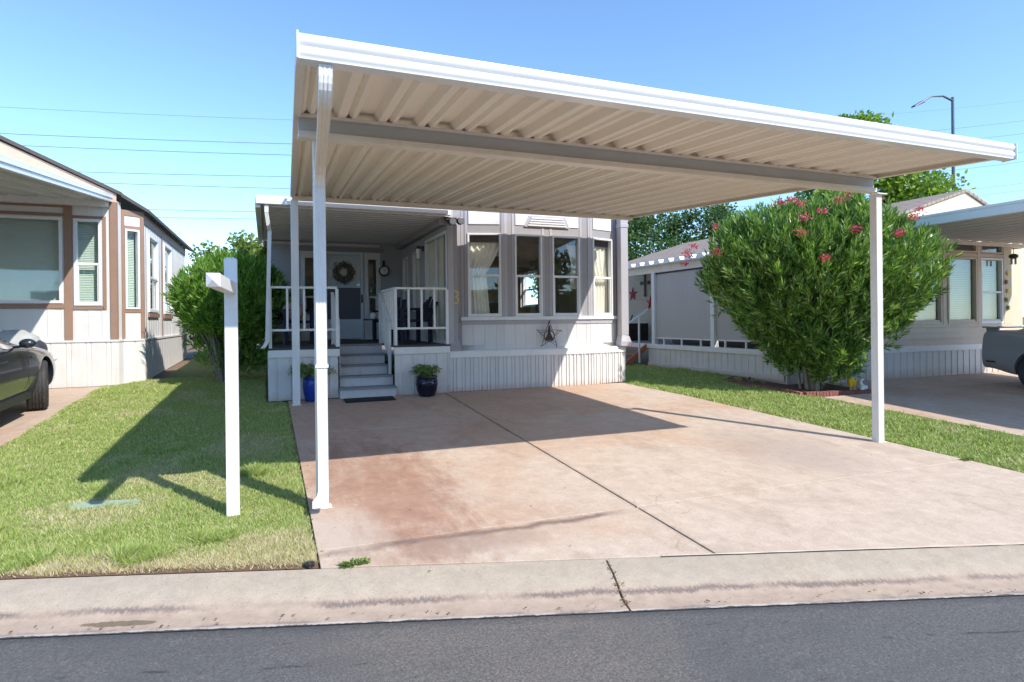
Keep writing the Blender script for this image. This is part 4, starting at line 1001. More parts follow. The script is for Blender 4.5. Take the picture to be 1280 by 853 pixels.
# ---- plants and mat by the steps
def potted(x, y, rad, h, mat, label, n, spread, hh, plabel='pot_leaf', arch=1.):
    z = T(x, y)+.012; t = thing('potted_plant', label, 'plant', (x, y, z), None)
    mb = MB(); pr_ = [(rad*.62, 0), (rad*.72, .01), (rad*.95, h*.35), (rad*1.03, h*.62), (rad*.97, h*.86), (rad*.93, h*.88), (rad*1.0, h*.92), (rad*1.0, h), (rad*.88, h), (rad*.86, h*.9)]
    mb.lathe(x, y, z, pr_, 28); mb.build('pot', mat, t, smooth=40)
    mb = MB(); mb.lathe(x, y, z, [(rad*.86, h*.86), (rad*.86, h*.9)], 20); mb.build('soil', 'soil', t)
    # arching stems with leaves
    V = []
    st_ = MB()
    for k in range(n):
        a = rng.uniform(0, 2*PI); L_ = rng.uniform(.5, 1)*spread; H = rng.uniform(.4, 1)*hh
        p = [(x+math.cos(a)*rad*.4*rng.random(), y+math.sin(a)*rad*.4*rng.random(), z+h*.9)]
        for s in (.35, .7, 1.): p.append((x+math.cos(a)*L_*s, y+math.sin(a)*L_*s, z+h*.9+H*(math.sin(s*PI*.62*arch))))
        st_.tube(p, .0022, 4, False)
        for i in range(26):
            s = rng.random()*2.999; q = int(s); f = s-q; c = np.array(p[q])*(1-f)+np.array(p[q+1])*f+rng.normal(0, .012, 3)
            d_ = rng.normal(0, 1, 3); d_[2] *= .5; d_ /= np.linalg.norm(d_); e_ = np.cross(d_, rng.normal(0, 1, 3)); e_ /= np.linalg.norm(e_); l = rng.uniform(.012, .03)
            V += [c-d_*l, c+e_*l*.4, c+d_*l, c-e_*l*.4]
    st_.build('stem', 'pot_leaf', t); mesh_np('foliage', np.array(V), 4, plabel, t)
    return t
potted(2.40, 9.72, .175, .33, 'navy_glaze', 'dark navy lattice-glazed pot with wispy plant right of the steps', 60, .30, .22)
potted(.63, 9.86, .125, .38, 'blue_glaze', 'bright cobalt pot with drooping leafy plant behind the left post', 90, .38, .24, arch=1.35)
# lattice dots on navy pot
mb = MB()
x = 1.05; mb.prism([(1.10, 9.50), (1.86, 9.52), (1.86, 9.83), (1.10, 9.82)], [T(1.1, 9.5)+.014]*2+[T(1.1, 9.82)+.014]*2, [T(1.1, 9.5)+.03]*2+[T(1.1, 9.82)+.03]*2)
tag(mb.build('doormat', 'mat_black', bevel=.004), 'flat black doormat on the concrete before the porch steps', 'mat')

# ------------------------------------------------------------------ sign post on the lawn
sg = thing('sign_post', 'empty white square yard sign post with one arm on the left lawn', 'sign post', (-.25, 5.19, T(-.25, 5.19)))
z = T(-.25, 5.19); w = .046
mb = MB(); mb.box(-.25-w, -.25+w, 5.19-w, 5.19+w, z, 2.045); mb.hexa([(-.25-w, 5.19-w, 2.045), (-.25+w, 5.19-w, 2.045), (-.25+w, 5.19+w, 2.045), (-.25-w, 5.19+w, 2.045), (-.25-.02, 5.19-.02, 2.06), (-.25+.02, 5.19-.02, 2.06), (-.25+.02, 5.19+.02, 2.06), (-.25-.02, 5.19+.02, 2.06)])
mb.build('post', 'white_vinyl', sg, bevel=.003)
mb = MB(); mb.bar((-.252, 5.142, 1.82), (-.30, 4.17, 1.82), .078, .083); a = Vector((-.30, 4.17, 1.82)); d = Vector((-.048, -.972, 0)).normalized(); s_ = Vector((d.y, -d.x, 0))*.040; u_ = Vector((0, 0, .0425)); tip = a+d*.03
for p, q in ((-s_-u_, s_-u_), (s_-u_, s_+u_), (s_+u_, -s_+u_), (-s_+u_, -s_-u_)): mb.quad(a+p, a+q, tip)
mb.build('arm', 'white_vinyl', sg, bevel=.002)
# valve lid, sprinkler head
mb = MB(); zz = T(-1.22, 5.77); F = Frame(-1.22, 5.77, R(-12))
pts = [F.P(.26*math.copysign(abs(math.cos(q))**.6, math.cos(q)), .075*math.copysign(abs(math.sin(q))**.6, math.sin(q)), 0)[:2] for q in np.linspace(0, 2*PI, 24, endpoint=False)]
pts = pts[::-1] if False else pts
mb.prism(pts, [T(*p)-.01 for p in pts], [T(*p)+.014 for p in pts]); tag(mb.build('valve_lid', 'lid_green', bevel=.003), 'faded green oval irrigation lid sunk in the left lawn', 'lid')
sp = thing('lawn_sprinkler', 'small black sprinkler head in the lawn corner by driveway and kerb', 'sprinkler', (.24, 4.06, T(.24, 4.06)))
mb = MB(); mb.lathe(.235, 4.07, T(.235, 4.07), [(.035, -.01), (.035, .02), (.03, .024)], 16); mb.build('body', 'black', sp); mb = MB(); mb.lathe(.235, 4.07, T(.235, 4.07), [(.014, .024), (.014, .03)], 12); mb.build('cap', 'steel', sp)
zz = T(8.3, 8.9); sp = thing('sprinkler_riser', 'thin grey sprinkler riser standing before the brick edged bed', 'sprinkler', (8.27, 8.85, zz))
mb = MB(); mb.lathe(8.25, 8.85, zz, [(.012, 0), (.012, .13)], 8); mb.build('pipe', 'steel', sp); mb = MB(); mb.lathe(8.25, 8.85, zz, [(.02, .13), (.022, .17), (.01, .175)], 10); mb.build('cap', 'black', sp)

# ------------------------------------------------------------------ left neighbour
lh = thing('manufactured_home', 'white home with brown trim and large windows at the left edge', 'house', (-5, 15, .5))
LZ = 1.29; FY = 12.66
F = Frame(-9.0, FY, 0); R_ = 9.0-2.44
big = (R_-2.45, R_-.80, 1.93, 3.41); nar = (R_-.64, R_-.225, 1.89, 3.40)
mb = MB(); F.wall(mb, 0, R_, LZ, 3.72, [big, nar], -.08, -.012); 
sid(F, mb, 0, R_, LZ, 3.72, [big, nar]); mb.build('wall', 'white_siding', lh)
# gable wedge above
mb = MB(); px = -5.6; pz = 3.93+.48*(px+2.44)*-1
mb.quad((-9, FY-.005, 3.72), (-2.44, FY-.005, 3.72), (-2.44, FY-.005, 3.86), (px, FY-.005, pz-.1), (-9, FY-.005, pz-.9)); mb.build('gable', 'pink_gable', lh)
mb = MB()
mb.hexa([(px, 12.61, pz-.05), (-2.36, 12.61, 3.84), (-2.36, 20, 3.84), (px, 20, pz-.05), (px, 12.61, pz+.02), (-2.36, 12.61, 3.90), (-2.36, 20, 3.90), (px, 20, pz+.02)])
mb.hexa([(-9.3, 12.61, pz-1.4), (px, 12.61, pz-.05), (px, 20, pz-.05), (-9.3, 20, pz-1.4), (-9.3, 12.61, pz-1.33), (px, 12.61, pz+.02), (px, 20, pz+.02), (-9.3, 20, pz-1.33)])
mb.hexa([(-2.36, 12.62, 3.82), (-1.98, 12.95, 3.60), (-1.90, 20, 3.60), (-2.36, 20, 3.84), (-2.36, 12.62, 3.885), (-1.98, 12.95, 3.66), (-1.90, 20, 3.66), (-2.36, 20, 3.90)])
mb.build('roof', 'roof_edge', lh)
# brown boards on front
mb = MB(); bb = lambda u0, u1, z0, z1, n=.016: F.box(mb, u0, u1, 0, n, z0, z1)
bb(R_-.78, R_-.66, LZ, 3.66, .02); bb(R_-.105, R_-.0, LZ, 3.72, .02)
bb(R_-.66, R_-.16, 3.41, 3.455); bb(R_-.66, R_-.20, 1.82, 1.875); bb(R_-.215, R_-.16, 1.82, 3.41)
bb(0, R_-.78, 1.84, 1.92); bb(0, R_-.78, 3.43, 3.48); bb(0, R_-.78, 3.58, 3.66)
mb.build('trim', 'brown_trim', lh, bevel=.003)
wb = window(lh, F, *big, mat='white_vinyl', glassm='glass_green', fw=.05); window(lh, F, *nar, glassm='glass_green', split=.48, fw=.05)
blind(F, lh, big[0]+.03, big[1]-.03, big[2], big[3], -.12, .03); blind(F, lh, nar[0]+.03, nar[1]-.03, nar[2], nar[3], -.12, .03)
mb = MB(); F.ribbed(mb, 0, R_+.02, lambda u: T(-9+u, FY)+.0, LZ-.02, [(.20, 0), (.006, 0), (.01, -.012), (.006, -.012), (.05, 0), (.006, 0), (.01, -.012), (.006, -.012)], .03, -.02); F.box(mb, 0, R_+.03, -.02, .045, LZ-.035, LZ)
mb.build('skirting', 'skirt_paint', lh)
# return + angled panel + side
pts = [(-2.44, 12.66), (-2.40, 12.80), (-2.10, 13.02), (-2.05, 18.9)]
F1, l1 = panel(pts[0], pts[1]); F2, l2 = panel(pts[1], pts[2]); F3, l3 = panel(pts[2], pts[3])
h2 = (.055, .305, 1.83, 3.28)
hs3 = [(.48, 1.50, 1.79, 3.28), (2.28, 3.35, 1.78, 3.32)]
mb = MB(); F1.wall(mb, 0, l1, LZ, 3.74, [], -.05, 0); mb.build('wall', 'white_siding', lh)
mb = MB(); F2.wall(mb, 0, l2, LZ, 3.62, [h2], -.08, 0); mb.build('wall', 'white_siding', lh)
mb = MB(); F2.box(mb, 0, .05, .0, .015, LZ, 3.62); F2.box(mb, l2-.05, l2+.012, .0, .015, LZ, 3.62); F2.box(mb, .05, l2-.05, .0, .013, 3.28, 3.34); F2.box(mb, .05, l2-.05, .0, .013, 1.77, 1.83); F2.box(mb, .05, l2-.05, 0, .012, 3.52, 3.62)
F1.box(mb, 0, .02, 0, .01, LZ, 3.72); F3.box(mb, .0, l3, .0, .015, 3.42, 3.62); F3.box(mb, .0, .06, .0, .014, LZ, 3.42)
for h in hs3: F3.box(mb, h[0]-.06, h[1]+.06, .0, .03, h[2]-.10, h[2]-.02)
F3.box(mb, 2.05, 2.12, .0, .014, LZ, 3.42)
mb.build('trim', 'brown_trim', lh)
window(lh, F2, *h2, glassm='glass_green', fw=.035); blind(F2, lh, h2[0]+.02, h2[1]-.02, h2[2], h2[3], -.12, .03)
mb = MB(); F3.wall(mb, 0, l3, LZ, 3.62, hs3, -.08, -.01); sid(F3, mb, 0, l3, LZ, 3.62, hs3); mb.build('wall', 'white_siding', lh)
for h in hs3: window(lh, F3, *h, glassm='glass', split=.45, fw=.05); drape(F3, lh, h[0], h[1], h[2], h[3], 1)
mb = MB()
for FF, ln in ((F1, l1), (F2, l2), (F3, l3)):
    FF.ribbed(mb, 0, ln, lambda u, FF=FF: T(*FF.P(u, 0, 0)[:2])-.02, LZ-.02, [(.20, 0), (.006, 0), (.01, -.012), (.006, -.012)], .025, -.02); FF.box(mb, 0, ln, -.02, .04, LZ-.035, LZ)
mb.build('skirting', 'skirt_paint', lh)
interior_box(lh, -8.9, -2.56, 12.9, 18.5, 1.3, 3.7)
mb = MB(); mb.box(-9, -2.05, 18.8, 18.9, .5, 3.6); mb.box(-9.0, -8.92, 12.7, 18.9, .5, 3.7); mb.build('wall', 'white_siding', lh)
# awning (slopes down towards the street)
aw = thing('awning', 'white metal awning sloping over the left driveway', 'awning', (-5.5, 9.5, .4))
def za(y): return 3.72-.112*(12.6-y)
pans(aw, lambda s, y: -8.6+(8.6-2.53)*s, 15, 6.6, 12.6, za, 'white_siding')
mb = MB(); ya, yb = 6.55, 12.62
for x0, x1, z0, z1 in ((-2.53, -2.49, -.01, .13), (-2.56, -2.53, -.012, .0), (-2.49, -2.475, .05, .07)):
    mb.hexa([(x0, ya, za(ya)+z0), (x1, ya, za(ya)+z0), (x1, yb, za(yb)+z0), (x0, yb, za(yb)+z0), (x0, ya, za(ya)+z1), (x1, ya, za(ya)+z1), (x1, yb, za(yb)+z1), (x0, yb, za(yb)+z1)])
mb.build('side_fascia', 'gutter_white', aw, bevel=.004)
mb = MB(); mb.box(-8.6, -2.5, 6.5, 6.6, za(6.6)-.03, za(6.6)+.12); mb.build('gutter', 'gutter_white', aw)
mb = MB(); mb.box(-8.5, -2.55, 12.50, 12.63, za(12.56)-.10, za(12.5)+.06); mb.build('header', 'gutter_white', aw)
mb = MB(); mb.box(-8.6, -2.6, 6.9, 7.0, za(6.95)-.16, za(6.95)-.005); mb.build('beam', 'beam_cream', aw)
for x in (-3.0+.35, -8.3): fluted_post(aw, x, 6.95, T(x, 6.95), za(6.95)-.16)

# covered grill between car and house
gr = thing('covered_grill', 'grill under a pale grey and navy fabric cover beside the left house', 'grill', (-3.75, 12.0, .5))
def blobcover(mb, cx, cy, z0, w, d, h, seed, shift=0):
    r = random.Random(seed); N, K = 28, 9; i0 = len(mb.v)
    for j in range(K+1):
        t = j/K; s = (1-.18*t) if t < .8 else (1-.18*t)*(1-((t-.8)/.2)**2*.6)
        for k in range(N):
            q = 2*PI*k/N; fold = 1+.03*math.sin(q*7+seed)*(1-t)
            cxx = math.copysign(abs(math.cos(q))**.55, math.cos(q)); sy = math.copysign(abs(math.sin(q))**.55, math.sin(q))
            mb.v.append((cx+w*s*cxx*fold+shift*t, cy+d*s*sy*fold, z0+h*t+.012*math.sin(q*3+t*9)))
    for j in range(K):
        for k in range(N): a = i0+j*N+k; b = i0+j*N+(k+1) % N; mb.f.append((a, b, b+N, a+N))
    mb.f.append(tuple(i0+K*N+k for k in range(N)))
mb = MB(); blobcover(mb, -3.72, 12.0, T(-3.7, 12)+.05, .40, .27, .98, 2); mb.build('cover', 'cover_cloth', gr, smooth=60)
mb = MB(); mb.box(-4.1, -3.34, 11.75, 12.25, T(-3.7, 12)+.02, T(-3.7, 12)+.45); mb.build('cover_skirt', 'cover_navy', gr, bevel=.03)
mb = MB(); mb.sphere((-3.44, 12.0, T(-3.7, 12)+.72), (.14, .25, .16)); mb.build('cover_flap', 'cover_navy', gr, smooth=True)

# ------------------------------------------------------------------ cars
def make_car(label, loc, ang, paint, kind, steer=0, badge=True):
    """local: x right, y forward, origin under the front axle"""
    root = thing('car', label, 'car', loc); root.rotation_euler = (0, 0, ang)
    if kind == 'sedan': WB, FO, RO, HW = 2.88, .90, .97, .925; RW = .34
    else: WB, FO, RO, HW = 2.72, .84, .98, .93; RW = .345
    # stations: y, ztop_side(belt), zcentre, halfwidth, glass-top z, roof halfwidth (0 no cabin)
    if kind == 'sedan':
        S = [(FO, .50, .52, .62, 0, 0), (FO-.06, .62, .66, .76, 0, 0), (FO-.25, .72, .78, .86, 0, 0), (.35, .80, .87, .905, 0, 0), (0, .86, .93, .92, 0, 0), (-.35, .90, .97, .925, 0, 0), (-.62, .925, 1.0, .925, 0, 0),
             (-.95, .94, 1.14, .925, 1.12, .58), (-1.5, .95, 1.38, .925, 1.36, .54), (-1.9, .95, 1.44, .925, 1.42, .53), (-2.4, .96, 1.43, .925, 1.41, .52), (-2.9, .985, 1.33, .92, 1.31, .50), (-3.25, 1.0, 1.17, .90, 1.15, .48), (-3.45, 1.0, 1.06, .88, 0, 0), (-3.7, .98, 1.02, .84, 0, 0), (-3.82, .86, .90, .76, 0, 0), (-WB-RO, .60, .62, .66, 0, 0)]
    else:
        S = [(FO, .52, .54, .66, 0, 0), (FO-.06, .68, .70, .80, 0, 0), (FO-.3, .80, .84, .88, 0, 0), (.3, .88, .93, .915, 0, 0), (0, .92, .98, .925, 0, 0), (-.5, .95, 1.01, .93, 0, 0), (-.8, .96, 1.03, .93, 0, 0),
             (-1.1, .97, 1.16, .93, 1.14, .6), (-1.6, .97, 1.34, .93, 1.32, .55), (-2.0, .98, 1.38, .93, 1.36, .54), (-2.5, 1.0, 1.34, .93, 1.32, .53), (-2.95, 1.03, 1.2, .93, 1.18, .52), (-3.25, 1.05, 1.09, .925, 0, 0), (-3.52, 1.05, 1.07, .91, 0, 0), (-3.66, 1.03, 1.05, .895, 0, 0), (-3.70, 1.0, 1.02, .885, 0, 0), (-WB-RO, .92, .94, .86, 0, 0)]
    rows = []
    for (y, zs, zc, hw, gz, rw) in S:
        zb = .22 if -WB-RO+.2 < y < FO-.1 else .30
        zm = (zb+zs)/2
        p = [(0, zb), (hw*.8, zb), (hw*.96, zb+.06), (hw, zm-.03), (hw*.995, zm+.1), (hw*.975, zs-.05), (hw*.93, zs)]
        if rw: p += [(rw+(hw*.93-rw)*.5, (zs+gz)/2+.02), (rw, gz), (rw*.75, zc-.012+.0), (0, zc)]
        else: p += [(hw*.80, zs+(zc-zs)*.45), (hw*.62, zs+(zc-zs)*.72), (hw*.35, zc-.01), (0, zc)]
        rows.append([(x, y, z) for x, z in p])
    nP = len(rows[0])
    def collect(sel):
        bm = bmesh.new(); vs = {}
        def V(i, j, s):
            x, y, z = rows[i][j]; key = (i, j, s if x > 1e-6 else 0)
            if key not in vs: vs[key] = bm.verts.new((x*s, y, z))
            return vs[key]
        for i in range(len(rows)-1):
            for j in range(nP-1):
                cab = S[i][5] > 0 or S[i+1][5] > 0; both = S[i][5] > 0 and S[i+1][5] > 0
                g = (both and j in (6, 7)) or (cab and not both and j >= 7) or (both and j in (8, 9) and (rows[i][10][2]-rows[i+1][10][2] > .08 or rows[i+1][10][2]-rows[i][10][2] > .15))
                if g != sel: continue
                for s in (1, -1):
                    q = [V(i, j, s), V(i+1, j, s), V(i+1, j+1, s), V(i, j+1, s)]; q = list(dict.fromkeys(q))
                    if s < 0: q.reverse()
                    if len(q) > 2:
                        try: bm.faces.new(q)
                        except ValueError: pass
        if not sel:
            for i in (0, len(rows)-1):
                q = [V(i, j, 1) for j in range(nP)]+[V(i, j, -1) for j in range(nP-2, 0, -1)]; 
                try: bm.faces.new(q)
                except ValueError: pass
        bmesh.ops.recalc_face_normals(bm, faces=bm.faces[:])
        me = bpy.data.meshes.new('m'); bm.to_mesh(me); bm.free(); return me
    def addobj(name, me, mat, parent):
        me.materials.clear(); me.materials.append(M(mat)); o = bpy.data.objects.new(name, me); COL.objects.link(o); o.parent = parent; me.name = name; return o
    me = collect(False); tmpo = bpy.data.objects.new('t', me); COL.objects.link(tmpo)
    sb = tmpo.modifiers.new('s', 'SUBSURF'); sb.levels = 2; sb.render_levels = 2
    cut = []
    for yy in (0, -WB):
        for s in (1, -1):
            c = MB(); N = 32; i0 = 0; r = RW+.055
            for xx in (s*.62, s*1.1):
                for k in range(N): q = 2*PI*k/N; c.v.append((xx, yy+r*math.cos(q), RW+.01+r*math.sin(q)))
            c.f.append(tuple(range(N))); c.f.append(tuple(range(N, 2*N)))
            for k in range(N): c.f.append((k, (k+1) % N, N+(k+1) % N, N+k))
            co = c.build('cut', 'black'); cut.append(co); b = tmpo.modifiers.new('b', 'BOOLEAN'); b.operation = 'DIFFERENCE'; b.object = co; b.solver = 'EXACT'
    bpy.context.view_layer.update()
    me2 = bpy.data.meshes.new_from_object(tmpo.evaluated_get(bpy.context.evaluated_depsgraph_get()))
    for c in cut: bpy.data.objects.remove(c)
    bpy.data.objects.remove(tmpo)
    for p in me2.polygons: p.use_smooth = True
    me2.set_sharp_from_angle(angle=R(35)); body = addobj('body', me2, paint, root)
    gme = collect(True)
    for p in gme.polygons: p.use_smooth = True
    gl = addobj('window', gme, 'glass_car', root)
    m_ = gl.modifiers.new('s', 'SOLIDIFY'); m_.thickness = .006
    # wheels
    for yy in (0, -WB):
        for s in (1, -1):
            N = 40; prf = [(.19, -.085), (.25, -.11), (RW-.03, -.118), (RW-.006, -.10), (RW, -.085)]
            for q in (-.055, -.02, .02, .055): prf += [(RW, q-.007), (RW-.012, q-.005), (RW-.012, q+.005), (RW, q+.007)]
            prf += [(RW, .085), (RW-.006, .10), (RW-.03, .118), (.25, .11), (.19, .085)]
            mb = MB(); i0 = 0
            for r, xx in prf:
                for k in range(N): q = 2*PI*k/N; mb.v.append((xx, r*math.cos(q), r*math.sin(q)))
            for i in range(len(prf)):
                for k in range(N): a = (i % len(prf))*N+k; b = (i % len(prf))*N+(k+1) % N; c = ((i+1) % len(prf))*N+(k+1) % N; d = ((i+1) % len(prf))*N+k; mb.f.append((a, b, c, d))
            hub = bpy.data.objects.new('wheel', None)
            me_t = bpy.data.meshes.new('tyre'); me_t.from_pydata(mb.v, [], mb.f); me_t.update(); me_t.materials.append(M('tyre'))
            for p in me_t.polygons: p.use_smooth = True
            me_t.set_sharp_from_angle(angle=R(40))
            w = bpy.data.objects.new('wheel', me_t); COL.objects.link(w); w.parent = root; w.location = (s*(HW-.125), yy, RW)
            w.rotation_euler = (0, 0, steer if yy == 0 else 0)
            mb = MB(); i0 = 0
            for r, xx in [(.245, s*.105), (.235, s*.06), (.24, -s*.08), (.05, -s*.06), (.05, s*.07)]:
                for k in range(N): q = 2*PI*k/N; mb.v.append((xx, r*math.cos(q), r*math.sin(q)))
            for i in (0, 1): 
                for k in range(N): a = i*N+k; b = i*N+(k+1) % N; mb.f.append((a, b, b+N, a+N))
            for k in range(N): a = 2*N+k; b = 2*N+(k+1) % N; mb.f.append((a, b, b+N, a+N))
            for k in range(N): a = 3*N+k; b = 3*N+(k+1) % N; mb.f.append((a, b, b+N, a+N))
            mb.f.append(tuple(4*N+k for k in range(N)))
            for k in range(5):
                for dq in (-.09, .09):
                    q = 2*PI*k/5; c0 = (s*.075, .04*math.cos(q+dq*5), .04*math.sin(q+dq*5)); c1 = (s*.095, .238*math.cos(q+dq), .238*math.sin(q+dq)); mb.bar(c0, c1, .028, .03, (1, 0, 0))
            mr = bpy.data.meshes.new('rim'); mr.from_pydata(mb.v, [], mb.f); mr.update(); mr.materials.append(M('rim'))
            rr_ = bpy.data.objects.new('rim', mr); COL.objects.link(rr_); rr_.parent = w
    def loc_part(name, mb, mat, par=root, smooth=False, bevel=0):
        me = bpy.data.meshes.new(name); me.from_pydata(mb.v, [], mb.f); me.update()
        bm = bmesh.new(); bm.from_mesh(me); bmesh.ops.recalc_face_normals(bm, faces=bm.faces[:]); bm.to_mesh(me); bm.free()
        me.materials.append(M(mat)); o = bpy.data.objects.new(name, me); COL.objects.link(o); o.parent = par
        if smooth:
            for p in me.polygons: p.use_smooth = True
        if bevel: b = o.modifiers.new('b', 'BEVEL'); b.width = bevel; b.segments = 3
        return o
    for s in (1, -1):
        my = -1.02 if kind == 'sedan' else -1.1
        mb = MB(); mb.sphere((s*1.02, my-.06, 1.0), (.09, .07, .06), 16, 10); mb.bar((s*.86, my-.02, .95), (s*1.0, my, .97), .05, .03); loc_part('mirror', mb, paint, smooth=True)
        mb = MB(); mb.sphere((s*.70, FO-.22 if kind == 'sedan' else FO-.2, .64), (.16, .14, .055), 14, 8); loc_part('headlight', mb, 'lamp_glass', smooth=True)
        mb = MB(); mb.box(s*.45-.22, s*.45+.22, -WB-RO-.005+.06, -WB-RO+.12, .72, .84); loc_part('tail_light', mb, 'red_metal', bevel=.01)
        mb = MB(); mb.bar((s*(HW*.97), -.62, .30), (s*(HW*.97), -WB+.42, .30), .03, .09); loc_part('sill', mb, 'car_trim')
        # door gap lines + handle
        mb = MB(); mb.bar((s*(HW+.001), -.72, .35), (s*(HW-.012), -.72, .90), .004, .006, (0, 1, 0)); mb.bar((s*(HW+.001), -1.75, .35), (s*(HW-.012), -1.75, .92), .004, .006, (0, 1, 0)); dd_ = loc_part('door_seam', mb, 'car_trim')
        mb = MB(); mb.box(min(s*HW, s*(HW+.012)), max(s*HW, s*(HW+.012)), -1.66, -1.46, .80, .825); loc_part('door_handle', mb, 'rim')
        if badge:
            mb = MB(); mb.box(min(s*(HW-.012), s*(HW+.006)), max(s*(HW-.012), s*(HW+.006)), -.60, -.47, .775, .80); o = loc_part('side_camera', mb, 'rim', bevel=.006)
    if kind != 'sedan':
        mb = MB(); N = 14
        pts = [(-.78, -3.44, 1.02), (-.74, -3.60, 1.105), (.74, -3.60, 1.105), (.78, -3.44, 1.02)]
        mb.hexa([(-.80, -3.76, 1.085), (.80, -3.76, 1.085), (.82, -3.46, 1.10), (-.82, -3.46, 1.10), (-.79, -3.77, 1.12), (.79, -3.77, 1.12), (.81, -3.44, 1.125), (-.81, -3.44, 1.125)])
        for s in (-1, 1): mb.hexa([(s*.72-.03, -3.70, .99), (s*.72+.03, -3.70, .99), (s*.72+.03, -3.5, 1.02), (s*.72-.03, -3.5, 1.02), (s*.72-.03, -3.72, 1.09), (s*.72+.03, -3.72, 1.09), (s*.72+.03, -3.5, 1.1), (s*.72-.03, -3.5, 1.1)])
        loc_part('spoiler', mb, paint, bevel=.01)
        for s in (-1, 1):
            mb = MB(); x0, x1 = sorted((s*.86, s*.905)); mb.box(x0, x1, -3.60, -3.44, .45, .475); loc_part('reflector', mb, 'black', bevel=.004)
    return root
zc_ = T(-3.1, 10.45)+.012
carA = make_car('dark navy sedan with its front wheel turned, at the left edge', (-3.78, 10.45, zc_), 0, 'paint_navy', 'sedan', steer=R(14))
carA.rotation_euler = (R(2.6), 0, 0)
# right car faces the street: forward = -Y
carB = make_car('grey coupe with rear spoiler parked tail-in at the right edge', (13.75, 4.2, T(13.6, 6.9)+.012-.15+.0), PI, 'paint_grey', 'coupe')
carB.location = (13.72, 3.97, T(13.6, 3.97)+.012); carB.rotation_euler = (R(-3.1), 0, PI)

# ------------------------------------------------------------------ right neighbour
rh = thing('manufactured_home', 'tan home with screened side deck behind the oleander', 'house', (12, 12, .3))
DZ = .93; DX = 9.0
F = Frame(DX, 14.2, -PI/2)      # u = 14.2-y, outward -X
mb = MB(); F.ribbed(mb, 1.05, 5.45, lambda u: T(DX, 14.2-u)+.0, DZ-.10, SKT, .0, -.03); F.box(mb, 1.05, 5.45, -.03, .03, .36, .46); mb.build('skirting', 'skirt_paint', rh)
mb = MB(); F.box(mb, .0, 5.5, -.05, .04, DZ-.11, DZ); mb.build('skirting_cap', 'white_vinyl', rh, bevel=.004)
mb = MB(); mb.box(DX+.05, 10.6, 8.75, 16.5, DZ-.05, DZ-.002); mb.build('deck', 'deck_grey', rh)
for u in (1.28, 3.47, 5.43):
    mb = MB(); F.box(mb, u-.06, u+.06, -.10, .02, DZ, 2.74); mb.build('post', 'white_vinyl', rh, bevel=.004)
mb = MB(); F.box(mb, -1.5, 5.5, -.06, .01, 2.70, 2.90); mb.build('beam', 'beam_cream', rh)
for u0, u1 in ((1.35, 3.40), (3.54, 5.36)):
    mb = MB(); NU = 24; i0 = 0
    for j in range(6):
        for i in range(NU+1): s = i/NU; mb.v.append(F.P(u0+(u1-u0)*s, -.05+.012*math.sin(s*17+j*.6)*(1 if j < 5 else .3), 1.09+(2.70-1.09)*j/5))
    for j in range(5):
        for i in range(NU): a = j*(NU+1)+i; mb.f.append((a, a+1, a+NU+2, a+NU+1))
    sc_ = mb.build('roller_screen', 'screen_cloth', rh, smooth=60)
    mb = MB(); F.box(mb, u0, u1, -.06, -.03, 1.065, 1.095); mb.build('bottom_bar', 'white_vinyl', sc_)
    mb = MB(); F.box(mb, u0, u1, -.07, -.03, 2.66, 2.70); mb.build('top_roll', 'black', sc_)
    mb = MB()
    for k in range(3): uu = u0+(u1-u0)*(k+.5)/3; F.box(mb, uu-.02, uu+.02, -.03, .0, DZ, 1.08)
    mb.build('baluster', 'white_vinyl', rh)
    # black upright sheet behind the screens, added as the dark gap below them
mb = MB(); F.box(mb, 1.35, 5.3, -.55, -.50, DZ, 1.6); mb.build('dark_gap_sheet', 'black', rh)
# awning with wide ribs running down to the edge
mb = MB(); ys = []; y = 8.8; P_ = [(0, 0), (.05, .085), (.22, .085), (.27, 0), (.36, 0)]
pts = []
while y < 16.4:
    for dy, dz in P_[:4]: pts.append((y+dy, dz))
    y += .40
i0 = 0
for x, zz in ((8.83, 2.90), (10.75, 3.06)):
    for yy, dz in pts: mb.v.append((x, yy, zz+dz))
N = len(pts)
for i in range(N-1): mb.f.append((i, i+1, N+i+1, N+i))
o = mb.build('deck_awning', 'white_vinyl', rh); s_ = o.modifiers.new('s', 'SOLIDIFY'); s_.thickness = .003
mb = MB()
for k in range(0, N-3, 4): a, b, c, d = pts[k:k+4]; mb.hexa([(8.825, a[0], 2.88), (8.825, d[0], 2.88), (8.84, d[0], 2.88), (8.84, a[0], 2.88), (8.825, b[0], 2.98), (8.825, c[0], 2.98), (8.84, c[0], 2.98), (8.84, b[0], 2.98)])
mb.build('rib_cap', 'gutter_white', o)
mb = MB(); F.box(mb, -2.2, 5.4, .0, .155, 2.87, 2.895); mb.build('soffit', 'white_vinyl', rh)
# house wall behind the deck (faces -X), lap siding
mb = MB(); z = .9
while z < 3.1:
    mb.hexa([(10.60, 8.9, z), (10.62, 8.9, z), (10.62, 20, z), (10.60, 20, z), (10.615, 8.9, z+.125), (10.62, 8.9, z+.125), (10.62, 20, z+.125), (10.615, 20, z+.125)]); z += .125
mb.box(10.62, 10.7, 8.9, 20, .9, 3.2); mb.build('wall', 'beige_wall', rh)
def flatstar(label, x, y, z, r):
    mb = MB(); i0 = 0; mb.v.append((x-.05, y, z))
    for k in range(10): q = PI/2+PI*k/5; rr = r if k % 2 == 0 else r*.4; mb.v.append((x, y+rr*math.cos(q), z+rr*math.sin(q)))
    for k in range(10): mb.f.append((0, 1+k, 1+(k+1) % 10))
    mb.f.append(tuple(range(10, 0, -1))); tag(mb.build('barn_star', 'red_metal'), label, 'ornament', 'red barn stars on the neighbour wall')
flatstar('upper left dark red metal barn star on the neighbour deck wall', 10.59, 16.30, 2.33, .24)
